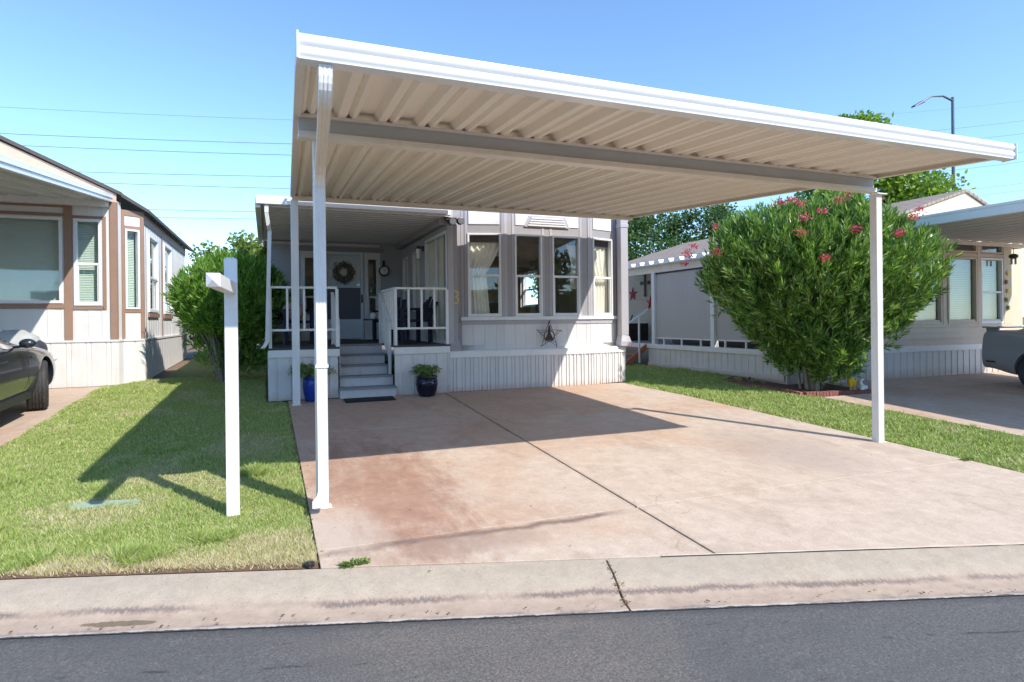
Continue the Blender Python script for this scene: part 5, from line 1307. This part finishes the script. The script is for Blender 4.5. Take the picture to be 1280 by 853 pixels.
flatstar('lower right dark red metal barn star on the neighbour deck wall', 10.59, 15.35, 2.03, .24)
mb = MB(); x = 10.575; y, z = 15.62, 2.58
mb.bar((x, y, z-.30), (x, y, z+.28), .05, .03, (1, 0, 0)); mb.bar((x, y-.19, z+.06), (x, y+.19, z+.06), .05, .03, (1, 0, 0))
for a, b in ((0, .28), (0, -.3), (.19, .06), (-.19, .06)):
    mb.sphere((x, y+a, z+b), (.02, .06, .06), 10, 6)
tag(mb.build('wall_cross', 'dark_iron', smooth=40), 'dark iron cross hanging on the neighbour deck wall', 'ornament')
# deck stairs and rail
dst = MB(); 
for k in range(3): dst.box(8.95-.26*(k+1)+.26, 9.02, 13.25, 14.3, .37, DZ-.14*(k)-.0-.12 if k else DZ-.12)
dst2 = MB(); dst2.hexa([(8.28, 13.18, .42), (8.5, 13.18, .42), (9.0, 13.18, .80), (9.0, 13.18, .95), (8.28, 13.24, .42), (8.5, 13.24, .42), (9.0, 13.24, .80), (9.0, 13.24, .95)])
for k in range(3): dst2.box(8.40+.2*k, 8.62+.2*k, 13.24, 14.2, .50+.14*k, .54+.14*k)
dst2.build('stairs', 'wood_step', rh)
mb = MB(); mb.bar((8.2, 13.15, 1.33), (9.0, 13.15, 1.80), .04, .04)
for x in (8.30, 8.72): mb.box(x-.018, x+.018, 13.132, 13.168, .45, 1.33+(x-8.2)*.58)
mb.build('railing', 'white_vinyl', rh)
mb = MB(); mb.box(9.5, 10.4, 15.2, 15.7, DZ, DZ+.5); mb.tube([(9.5, 15.1, DZ), (9.8, 15.1, DZ+.75)], .02, 6); mb.tube([(9.8, 15.1, DZ), (9.5, 15.1, DZ+.75)], .02, 6)
tag(mb.build('folding_rack', 'dark_iron'), 'dark folding rack standing on the neighbour deck by the stars', 'rack')
# front wall
F = Frame(10.6, 8.72, 0); W_ = 15.72-10.6
wA, wB, wC = (1.86, 2.76, 1.37, 2.83), (2.95, 3.92, 1.37, 2.83), (4.05, 4.82, 1.37, 2.83)
tA, tB, tC = (1.86, 2.76, 2.93, 3.22), (2.95, 3.92, 2.93, 3.22), (4.05, 4.82, 2.93, 3.22); w0 = (.35, 1.7, 1.37, 2.83)
hs = [w0, wA, wB, wC, tA, tB, tC]
mb = MB(); F.wall(mb, 0, W_, DZ, 3.5, hs, -.08, 0); mb.build('wall', 'tan_siding', rh)
mb = MB(); z = DZ
while z < 1.34: mb.hexa([F.P(0, .022, z), F.P(W_, .022, z), F.P(W_, .002, z), F.P(0, .002, z), F.P(0, .006, z+.13), F.P(W_, .006, z+.13), F.P(W_, .002, z+.13), F.P(0, .002, z+.13)]); z += .135
mb.build('siding', 'tan_siding', rh)
for h in (w0, wA, wB, wC): 
    window(rh, F, *h, mat='tan_siding' if h is not wC else 'white_vinyl', glassm='glass_green', split=.48 if h is wC else None, fw=.045); blind(F, rh, h[0]+.04, h[1]-.04, h[2]+(.1 if h is wB else .02), h[3], -.11, .04)
for h in (tA, tB, tC): window(rh, F, *h, mat='tan_siding', glassm='glass_green', fw=.035)
mb = MB()
for u in (1.74, 2.78, 3.93): F.box(mb, u, u+.11, .0, .03, 1.3, 3.3)
F.box(mb, .0, W_, .0, .028, 2.84, 2.91); F.box(mb, 0, W_, .0, .04, 1.31, 1.355); mb.build('trim', 'tan_siding', rh)
mb = MB(); F.box(mb, 4.84, W_, .0, .03, 1.36, 3.4); mb.build('trim', 'cream_wall', rh)
mb = MB(); F.ribbed(mb, -1.6, W_+.03, lambda u: T(10.6+u, 8.72)+.0, DZ-.12, SKT, .02, -.02); mb.build('skirting', 'skirt_paint', rh)
mb = MB(); F.box(mb, -1.6, W_+.04, -.02, .05, DZ-.12, DZ); mb.build('skirting_cap', 'white_vinyl', rh, bevel=.004)
# return and set-back cream wall with door
F5 = Frame(15.72, 8.72, PI/2); mb = MB(); F5.wall(mb, 0, 1.4, .5, 3.5, [], -.08, 0); F6 = Frame(15.72, 10.1, 0); F6.wall(mb, 0, 3, .3, 3.5, [(.75, 1.65, .5, 2.75)], -.08, 0); mb.build('wall', 'cream_wall', rh)
mb = MB(); F6.box(mb, .65, .75, 0, .04, .4, 2.85); F6.box(mb, 1.65, 1.75, 0, .04, .4, 2.85); F6.box(mb, .75, 1.65, 0, .04, 2.75, 2.85); F6.box(mb, .75, 1.65, -.05, -.02, .5, 2.75); dd_ = mb.build('side_door', 'white_vinyl', rh)
mb = MB(); F6.box(mb, .95, 1.45, -.02, -.012, 1.6, 2.55); mb.build('pane', 'glass_car', dd_)
interior_box(rh, 10.8, 15.6, 8.95, 13, DZ, 3.3)
# roof: gable towards street, ridge along Y
mb = MB(); rx, rz = 14.62, 4.36; y0, y1 = 8.95, 19
for x0, z0, x1, z1 in ((10.45, 3.10, rx, rz), (rx, rz, 17.6, 3.25)):
    mb.hexa([(x0, y0, z0-.03), (x1, y0, z1-.03), (x1, y1, z1-.03), (x0, y1, z0-.03), (x0, y0, z0+.03), (x1, y0, z1+.03), (x1, y1, z1+.03), (x0, y1, z0+.03)])
mb.build('roof', 'shingle', rh)
mb = MB(); mb.quad((10.6, 8.99, 3.08), (17.4, 8.99, 3.2), (rx, 8.99, rz-.04)); mb.build('gable', 'cream_wall', rh); mb = MB(); mb.quad((10.6, 18.9, 3.08), (17.4, 18.9, 3.2), (rx, 18.9, rz-.04)); mb.build('gable', 'cream_wall', rh)
mb = MB(); mb.box(10.6, 15.72, 8.74, 9.0, 3.5, 3.54); mb.build('soffit', 'white_vinyl', rh)
# wall decorations
fs = thing('flower_string', 'string of orange and green wall flowers on the cream corner board', 'ornament', (15.52, 8.68, 1.9))
mb = MB(); mb.bar((15.52, 8.675, 1.65), (15.52, 8.675, 2.55), .008, .008); mb.build('cord', 'pot_leaf', fs)
for k, (zz, m_) in enumerate(((2.5, 'fig_yellow'), (2.3, 'brick_red'), (2.1, 'fig_yellow'), (1.9, 'pot_leaf'), (1.72, 'pot_leaf'))):
    mb = MB(); mb.sphere((15.52+.03*(-1)**k, 8.665, zz), (.05, .015, .055), 10, 6); mb.build('flower', m_, fs)
ch = thing('wind_chime', 'small dark wind chime hanging at the tan house corner', 'ornament', (15.5, 8.5, 2.8))
mb = MB(); mb.tube([(15.45, 8.5, 3.05), (15.45, 8.5, 2.92)], .006, 5); mb.sphere((15.45, 8.5, 2.86), (.09, .09, .06)); mb.build('bell', 'dark_iron', ch, smooth=True)
mb = MB()
for k in range(4): q = PI/2*k; mb.tube([(15.45+.05*math.cos(q), 8.5+.05*math.sin(q), 2.86), (15.45+.05*math.cos(q), 8.5+.05*math.sin(q), 2.68)], .01, 6)
mb.build('tube', 'steel', ch)
# right carport
rc = thing('carport', 'white flat carport roof over the right-hand driveway, beside the tan home', 'carport', (13.5, 6, .2))
def zr2(y): return 3.20
pans(rc, lambda s, y: 10.95+5.4*s, 15, 1.9, 8.62, lambda y: 3.16+.0*(y), 'white_siding')
mb = MB(); mb.box(10.90, 10.95, 1.85, 8.66, 3.16, 3.34); mb.box(10.885, 10.90, 1.85, 8.66, 3.30, 3.345); mb.build('side_fascia', 'gutter_white', rc, bevel=.004); mb = MB(); mb.box(16.35, 16.40, 1.85, 8.66, 3.16, 3.34); mb.build('side_fascia', 'gutter_white', rc, bevel=.004)
mb = MB(); mb.box(10.9, 16.4, 1.78, 1.9, 3.13, 3.31); mb.build('gutter', 'gutter_white', rc)
mb = MB(); mb.box(10.97, 16.3, 2.5, 2.6, 3.0, 3.155); mb.build('beam', 'beam_cream', rc)
mb = MB(); mb.box(10.97, 16.3, 8.60, 8.67, 3.08, 3.155); mb.build('header', 'beam_cream', rc)
for x in (11.1, 16.2): fluted_post(rc, x, 2.55, T(x, 2.55), 3.0)

# ------------------------------------------------------------------ bed, edging, figurine
bedpts = [(8.44, 7.83), (9.82, 7.66), (9.82, 8.66), (8.95, 8.66), (8.85, 9.9), (8.22, 9.6), (8.26, 8.95)]
mb = MB(); mb.prism(bedpts, [T(*p)-.02 for p in bedpts], [T(*p)+.035 for p in bedpts]); tag(mb.build('soil_bed', 'soil'), kind='structure')
be = thing('brick_edging', 'row of red bricks set on edge round the oleander bed', 'edging', (8.5, 8, .24)); bm_ = MB()
nb = 0
for a, b in (((8.26, 9.5), (8.28, 8.92)), ((8.28, 8.92), (8.44, 7.82)), ((8.44, 7.82), (9.84, 7.64))):
    L_ = math.hypot(b[0]-a[0], b[1]-a[1]); ang = math.atan2(b[1]-a[1], b[0]-a[0]); F = Frame(a[0], a[1], ang); u = 0
    while u < L_-.05:
        x, y = F.P(u+.05, .05, 0)[:2]; z = T(x, y); mb = MB(); j = random.uniform(-.006, .006)
        F.box(mb, u+.004, u+.062, -.01+j, .085+j, z-.02, z+.065+random.uniform(-.005, .005))
        mb.build('brick', 'brick_red', be, bevel=.004); u += .066; nb += 1
fg = thing('garden_figurine', 'small painted garden figure in blue shirt and yellow trousers at the bed edge', 'figurine', (9.6, 7.78, .25))
bx, by, bz = 9.50, 7.74, T(9.50, 7.74)+.035
mb = MB(); mb.tube([(bx-.03, by, bz+.08), (bx-.035, by, bz+.13), (bx-.03, by, bz+.20), (bx, by, bz+.26)], [.035, .05, .062, .055], 10); mb.tube([(bx+.04, by, bz+.08), (bx+.045, by, bz+.13), (bx+.03, by, bz+.20)], [.03, .045, .05], 10); mb.build('trousers', 'fig_yellow', fg, smooth=True)
mb = MB(); mb.tube([(bx, by, bz+.25), (bx+.005, by, bz+.32), (bx+.01, by, bz+.40), (bx+.01, by, bz+.42)], [.062, .07, .05, .025], 12); mb.tube([(bx-.05, by, bz+.39), (bx-.10, by-.02, bz+.31), (bx-.12, by-.03, bz+.25)], [.025, .02, .014], 8); mb.tube([(bx+.06, by, bz+.39), (bx+.11, by-.02, bz+.33)], [.025, .018], 8); mb.build('shirt', 'fig_blue', fg, smooth=True)
mb = MB(); mb.sphere((bx+.012, by, bz+.465), (.045, .045, .052)); mb.sphere((bx+.012, by-.045, bz+.46), (.01, .012, .01)); mb.build('head', 'fig_skin', fg, smooth=True)
mb = MB(); mb.lathe(bx+.012, by, bz+.49, [(.075, 0), (.075, .008), (.045, .012), (.035, .05)], 14); mb.build('hat', 'straw', fg)
mb = MB()
for s in (-.035, .045): mb.tube([(bx+s, by, bz), (bx+s, by, bz+.09)], [.02, .024], 8); mb.sphere((bx+s, by-.02, bz+.015), (.024, .045, .02))
mb.build('leg', 'fig_skin', fg, smooth=True)
gs = MB(); x0 = bx+.15; gs.tube([(x0-.05, by-.1, bz+.02), (x0-.02, by-.1, bz+.07), (x0+.05, by-.1, bz+.06), (x0+.09, by-.1, bz+.09)], [.02, .055, .045, .008], 10); gs.tube([(x0-.02, by-.1, bz+.09), (x0-.06, by-.1, bz+.15), (x0-.04, by-.1, bz+.20), (x0-.01, by-.1, bz+.205)], [.028, .02, .016, .018], 8)
tag(gs.build('garden_goose', 'fig_white', smooth=True), 'tiny white goose ornament beside the painted garden figure', 'figurine')

# ------------------------------------------------------------------ vegetation
def leaf_quads(c, d, l, w, fold=.25):
    """c centres at base, d unit dirs, l lengths; returns folded lance leaves as 2 tris... (diamond quads)"""
    n = len(c); r = rng.normal(0, 1, (n, 3)); e = np.cross(d, r); e /= np.linalg.norm(e, axis=1)[:, None]+1e-9
    l = l[:, None]; w = w[:, None]
    return np.stack([c, c+d*l*.45+e*w, c+d*l, c+d*l*.45-e*w], 1).reshape(-1, 3)
def shoots(cent, dirs, per, leafl, leafw, stem=.22, spread=.75):
    """whorls of lance leaves along short shoots"""
    n = len(cent); C = np.repeat(cent, per, 0); Dv = np.repeat(dirs, per, 0)
    s = rng.random(n*per); r = rng.normal(0, 1, (n*per, 3)); r -= Dv*(r*Dv).sum(1)[:, None]; r /= np.linalg.norm(r, axis=1)[:, None]
    base = C+Dv*(s*stem)[:, None]; ang = spread*(1.15-s*.75)[:, None]*rng.uniform(.7, 1.2, (n*per, 1))
    d = Dv*np.cos(ang)+r*np.sin(ang); d /= np.linalg.norm(d, axis=1)[:, None]
    return leaf_quads(base, d, leafl*rng.uniform(.6, 1.15, n*per), leafw*rng.uniform(.7, 1.2, n*per))
def bushpoints(n, rad_fn, shell=.45, seed=0):
    """points in a unit ball biased to the surface, kept where lumpy field is positive"""
    p = rng.normal(0, 1, (n, 3)); p /= np.linalg.norm(p, axis=1)[:, None]; r = 1-shell*rng.random(n)**1.7
    k = rad_fn(p); return p, r*k
def lump(seed, amp=.12, f=2.5):
    r = np.random.default_rng(seed); A_ = r.normal(0, 1, (14, 3)); A_ /= np.linalg.norm(A_, axis=1)[:, None]; a = r.uniform(.4, 1, 14)
    def fn(p):
        v = np.zeros(len(p))
        for q, w in zip(A_, a): v += w*np.exp(-f*4*(1-p@q))
        return 1-amp+amp*2*np.clip(v, 0, 1.3)
    return fn
def oleander(label, cx, cy, zc, zbase, rx, ry, rz, ang, nshoot, mat, flowers, seed, nst, lower=.75, stemspread=.5, leafscale=1.0, group=None, lobes=()):
    t = thing('oleander_bush', label, 'bush', (cx, cy, zbase))
    fn = lump(seed, .09, 3)
    p, r = bushpoints(nshoot, fn, .62)
    u = p*r[:, None]
    # egg shape: narrower low down
    k = np.where(u[:, 2] < 0, 1+u[:, 2]*(1-lower), 1.0)
    x = u[:, 0]*rx*k; y = u[:, 1]*ry*k; z = u[:, 2]*rz*np.where(u[:, 2] < 0, 1.12, 1.0)
    ca, sa = math.cos(ang), math.sin(ang); P = np.stack([cx+x*ca-y*sa, cy+x*sa+y*ca, zc+z], 1)
    for (ls, lz, lr, ln_) in lobes:
        q, qr = bushpoints(ln_, fn, .6); q = q*qr[:, None]*lr; P = np.concatenate([P, q+np.array([cx+ls*ca, cy+ls*sa, lz])]); x = np.concatenate([x, q[:, 0]]); y = np.concatenate([y, q[:, 1]]); z = np.concatenate([z, q[:, 2]])
    # gaps: knock out some cells
    cell = smooth_noise(P[:, 0]*1.3+P[:, 2], P[:, 1]*1.3-P[:, 2]*.7, 2.2, seed+5); keep = (cell > -.42) & (P[:, 2] > zbase+.1)
    low = (P[:, 2] < zbase+.9) & (rng.random(len(P)) < .35); keep &= ~low
    P = P[keep]; N_ = np.stack([(x*ca-y*sa)/rx, (x*sa+y*ca)/ry, z/rz], 1)[keep]; N_ /= np.linalg.norm(N_, axis=1)[:, None]+1e-9
    D = N_*.48+np.array([0, 0, .9])+rng.normal(0, .28, P.shape); D /= np.linalg.norm(D, axis=1)[:, None]
    V = shoots(P, D, 15, .155*leafscale, .0125*leafscale)
    mesh_np('foliage', V, 4, mat, t)
    mb = MB()
    for k in range(nst):
        a = rng.uniform(0, 2*PI); q = rng.uniform(.3, 1)
        bx, by = cx+.22*math.cos(a)*rng.random(), cy+.18*math.sin(a)*rng.random()
        ex = x_ = math.cos(a)*rx*stemspread*q*1.0; ey = math.sin(a)*ry*stemspread*q
        ex, ey = ex*ca-ey*sa, ex*sa+ey*ca; h = zc-zbase+rz*.3
        pts = [(bx, by, zbase-.05)]+[(bx+ex*s**1.2+rng.normal(0, .02), by+ey*s**1.2+rng.normal(0, .02), zbase+h*s) for s in (.2, .42, .65, 1.)]
        r0 = rng.uniform(.018, .038); mb.tube(pts, [r0, r0*.9, r0*.75, r0*.55, r0*.3], 6)
    mb.build('stem', 'bark_light', t, smooth=60)
    if flowers:
        V = []
        for fx_, fy_, fz_ in flowers:
            n = 48; c = np.array([fx_, fy_, fz_])+rng.normal(0, 1, (n, 3))*np.array([.042, .042, .03]); d_ = rng.normal(0, 1, (n, 3)); d_[:, 2] = np.abs(d_[:, 2])*.6+.1; d_ /= np.linalg.norm(d_, axis=1)[:, None]
            V.append(leaf_quads(c, d_, rng.uniform(.025, .045, n), rng.uniform(.012, .019, n)))
        for k in range(len(flowers)): mesh_np('flower', V[k], 4, 'petal', t)
    return t
CX, CY = 8.97, 8.15
import mathutils
def surf(px_dir, rz_, h, cx=CX, cy=CY):     # flower positions on the camera side of the bush
    return None
LA = math.atan2(-math.sin(R(50)), math.cos(R(50)))     # long axis across the view
fl_pos = []
ax = Vector((math.cos(LA), math.sin(LA), 0)); ay = Vector((-.77, -.63, 0)).normalized()   # towards camera
for s, h in ((-0.933, 0.529), (-0.994, 0.462), (-0.969, 0.279), (-0.724, 0.731), (-0.957, 0.394), (-0.19, 0.923), (-0.11, 0.952), (-0.037, 0.875), (0.123, 0.75), (0.0, 0.692), (0.301, 1.019), (0.294, 0.923), (0.233, 0.885), (0.503, 0.913), (0.767, 0.779), (0.718, 0.654), (0.62, 0.452), (-0.025, 0.51), (0.135, 0.221), (-0.65, 0.365), (0.337, 0.51)):
    k = math.sqrt(max(0, 1-s*s*.9-h*h*.95)); fl_pos.append(tuple(Vector((CX, CY, 2.15))+ax*(s*2.14)+ay*(k*1.30+.02)+Vector((0, 0, h*1.5))))
oleander('large round oleander bush with pink flower clusters beside the right post', CX, CY, 2.10, T(CX, 8.2)+.03, 1.92, 1.2, 1.42, LA, 5400, 'oleander_leaf', fl_pos, 21, 26, lower=.5, stemspread=.45, lobes=((.3, 1.0, .58, 420), (.85, 1.55, .6, 380), (-.9, 2.7, .7, 300), (.6, 3.0, .65, 300), (0, .72, .45, 260), (-.35, .85, .4, 200), (.3, .6, .35, 200)))
oleander('oleander bush without flowers, many bare stems, behind the white sign post', -.62, 12.55, 1.86, T(-.7, 12.4), .98, .92, .80, 0, 3500, 'oleander_leaf_left', None, 33, 24, lower=.72, stemspread=.75, leafscale=.95, lobes=((-.25, 1.05, .42, 150), (.35, .95, .45, 200), (.05, .8, .3, 90)))
def leafy_tree(name, label, x, y, h, rx, rz, nclump, per, leaf, mat, seed, trunkr=.2, taper=0, cat='tree', group=None):
    t = thing(name, label, cat, (x, y, T(x, y)), group); r = np.random.default_rng(seed); z0 = T(x, y)
    cz = h-rz; cl = []
    while len(cl) < nclump:
        p = r.uniform(-1, 1, 3)
        n = np.linalg.norm(p)
        if n > 1 or n < .35: continue
        cl.append((x+p[0]*rx*(1-taper*p[2])-taper*p[2]*.9, y+p[1]*rx*(1-taper*p[2]), cz+p[2]*rz))
    cl = np.array(cl); R_c = rx*.30
    C = np.repeat(cl, per, 0); off = r.normal(0, 1, C.shape); off /= np.linalg.norm(off, axis=1)[:, None]; off *= (r.random(len(C))**.5*R_c*np.repeat(r.uniform(.6, 1.25, nclump), per))[:, None]; off[:, 2] *= .75
    c = C+off; d = r.normal(0, 1, c.shape)+off/R_c*.6; d /= np.linalg.norm(d, axis=1)[:, None]
    mesh_np('crown', leaf_quads(c, d, leaf*r.uniform(.6, 1.3, len(c)), leaf*.34*r.uniform(.7, 1.2, len(c))), 4, mat, t)
    mb = MB(); top = (x+r.normal(0, .1), y, cz-rz*.1)
    mb.tube([(x, y, z0-.1), (x+.05, y, z0+(cz-z0)*.4), top], [trunkr, trunkr*.75, trunkr*.5], 8)
    for k in range(min(nclump, 26)):
        q = cl[k]; s = r.uniform(.35, .9); b = (x+.05, y, z0+(cz-z0)*s); m_ = ((b[0]+q[0])/2+r.normal(0, .1), (b[1]+q[1])/2, (b[2]+q[2])/2-.1); mb.tube([b, m_, tuple(q)], [trunkr*.35, trunkr*.22, .02], 5)
    mb.build('trunk', 'bark', t, smooth=60); return t
leafy_tree('broadleaf_tree', 'tall bright green tree rising behind the right oleander and carport', 22.2, 17.5, 9.3, 2.9, 3.6, 125, 260, .20, 'tree_leaf', 5, .22, taper=.5)
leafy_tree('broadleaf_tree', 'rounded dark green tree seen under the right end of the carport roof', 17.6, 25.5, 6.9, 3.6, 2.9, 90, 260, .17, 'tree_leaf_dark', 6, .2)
leafy_tree('broadleaf_tree', 'smaller loose green tree left of the dark one behind the tan roof', 14.2, 27.5, 6.6, 2.3, 2.4, 50, 220, .16, 'tree_leaf', 9, .16)
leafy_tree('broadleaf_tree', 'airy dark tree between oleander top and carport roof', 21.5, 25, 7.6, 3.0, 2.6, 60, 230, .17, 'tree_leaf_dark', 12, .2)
leafy_tree('tall_shrub', 'pale yellow-green shrub behind the left oleander', -.35, 17.8, 3.8, 1.4, 1.3, 40, 330, .12, 'pale_leaf', 7, .06, cat='shrub')
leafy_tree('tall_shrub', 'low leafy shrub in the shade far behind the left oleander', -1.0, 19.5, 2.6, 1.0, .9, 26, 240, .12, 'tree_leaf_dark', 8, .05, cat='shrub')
# across the street: what the windows reflect
for k, (x_, y_, h_t, m_, lb) in enumerate(((9, -11, 5.2, 'tree_leaf_dark', 'nearest broad dark tree across the street behind the viewer'), (15, -15, 6.2, 'tree_leaf_dark', 'tallest dark tree across the street behind the viewer'), (21, -14, 5.0, 'tree_leaf', 'bright tree at the far end of the row across the street'), (-6, -12, 5.6, 'tree_leaf', 'bright tree left of the long home across the street'), (3.0, -10, 4.4, 'tree_leaf_dark', 'low dark tree in front of the long home across the street'))):
    leafy_tree('broadleaf_tree', lb, x_, y_, h_t, 3.1, 2.1, 46, 130, .32, m_, 41+k, .25)
oh = thing('manufactured_home', 'long brown home across the street behind the viewer', 'house', (8, -17, 0))
mb = MB(); F = Frame(26, -17, PI); F.wall(mb, 0, 38, -.2, 3.1, [(3, 5.4, 1, 2.3), (12, 14, 1, 2.3), (22, 24, 1, 2.3)], -.1, 0); F.box(mb, 0, 38, -5, -4.9, -.2, 3.1); F.box(mb, 0, .1, -4.9, -.1, -.2, 3.1); F.box(mb, 37.9, 38, -4.9, -.1, -.2, 3.1); mb.build('wall', 'tan_siding', oh)
for h in ((3, 5.4, 1, 2.3), (12, 14, 1, 2.3), (22, 24, 1, 2.3)): window(oh, F, *h)
mb = MB(); mb.prism([(-12.3, -22.3), (26.3, -22.3), (26.3, -16.7), (-12.3, -16.7)], [3.1]*4, [3.5]*4); mb.build('roof', 'shingle', oh)

# ------------------------------------------------------------------ street lamp and power lines
sl = thing('street_lamp', 'tall thin street lamp with curved arm, above the right-hand roofs', 'street lamp', (26.9, 17, .3))
mb = MB(); mb.tube([(26.9, 17, 0), (26.9, 17, 10.75)], [.09, .055], 10); mb.build('pole', 'steel', sl, smooth=True)
mb = MB(); mb.tube([(26.9, 17, 10.6), (26.3, 17, 10.72), (25.6, 17, 10.62), (25.0, 17, 10.33)], [.045, .04, .035, .03], 8); mb.build('arm', 'steel', sl, smooth=True)
mb = MB(); mb.hexa([(24.45, 16.9, 10.02), (25.05, 16.9, 10.27), (25.05, 17.1, 10.27), (24.45, 17.1, 10.02), (24.48, 16.92, 10.1), (25.05, 16.9, 10.38), (25.05, 17.1, 10.38), (24.48, 17.08, 10.1)]); mb.build('lamp_head', 'steel', sl, bevel=.02)
t_, r_, h_ = R(21.85), R(.62), 1.55     # camera heading, roll and eye height
# each wire hangs in the plane y = 60 m as z = a x^2 + b x + c
WIRES = [(0.00057, 0.074515, 20.115749), (0.000547, 0.068417, 17.916569), (0.000529, 0.06132, 16.899072), (0.000475, 0.059086, 14.913798), (0.000573, 0.044071, 13.838071), (0.000515, 0.039249, 11.678567), (0.00047, 0.039941, 11.024505)]
names_ = ['highest', 'second highest', 'third', 'fourth', 'fifth', 'sixth', 'lowest']
for k, co in enumerate(WIRES):
    mb = MB(); mb.tube([(xx, 60, np.polyval(co, xx)) for xx in np.linspace(-60, 150, 60)], .022 if k else .012, 5)
    tag(mb.build('power_line', 'dark_wire'), f'{names_[k]} of the seven power line wires crossing the sky', 'wire', 'power lines crossing the sky')

# ------------------------------------------------------------------ light, sky, camera
SV = Vector((-.585, .965, -1)).normalized(); sun_el = math.asin(-SV.z); rot = math.atan2(-SV.x, -SV.y)
L_ = bpy.data.lights.new('sun', 'SUN'); L_.energy = 2.6; L_.angle = R(.53); L_.color = (1, .945, .865)
so = bpy.data.objects.new('sun', L_); COL.objects.link(so); so.rotation_euler = SV.to_track_quat('-Z', 'Y').to_euler(); so.location = (5, -5, 20)
w = bpy.data.worlds.new('World'); scene.world = w; w.use_nodes = True; nt = w.node_tree
sky = nt.nodes.new('ShaderNodeTexSky'); sky.sky_type = 'NISHITA'; sky.sun_disc = False; sky.sun_elevation = sun_el; sky.sun_rotation = rot
sky.air_density = .85; sky.dust_density = .12; sky.ozone_density = 2.2; sky.altitude = 300
bg = nt.nodes['Background']; tn = nt.nodes.new('ShaderNodeMix'); tn.data_type = 'RGBA'; tn.blend_type = 'MULTIPLY'; tn.inputs[0].default_value = 1; tn.inputs[7].default_value = (.80, .925, .985, 1); nt.links.new(sky.outputs[0], tn.inputs[6]); nt.links.new(tn.outputs[2], bg.inputs[0]); bg.inputs[1].default_value = .15
cam = bpy.data.cameras.new('camera'); co_ = bpy.data.objects.new('camera', cam); COL.objects.link(co_); scene.camera = co_
cam.sensor_width = 36; cam.lens = 36*766/1280; cam.shift_x = 0; cam.shift_y = -(426.5-401)/1280; cam.clip_end = 2000; cam.clip_start = .05
Rm = Matrix.Rotation(-t_, 4, 'Z') @ Matrix.Rotation(PI/2, 4, 'X') @ Matrix.Rotation(-r_, 4, 'Z')
co_.matrix_world = Matrix.Translation((0, 0, h_)) @ Rm
scene.view_settings.view_transform = 'Standard'; scene.view_settings.look = 'None'; scene.view_settings.exposure = 1.16; scene.view_settings.gamma = 1
scene.render.engine = 'CYCLES'; scene.render.resolution_x = 1024; scene.render.resolution_y = 682
scene.cycles.max_bounces = 8; scene.cycles.transparent_max_bounces = 12
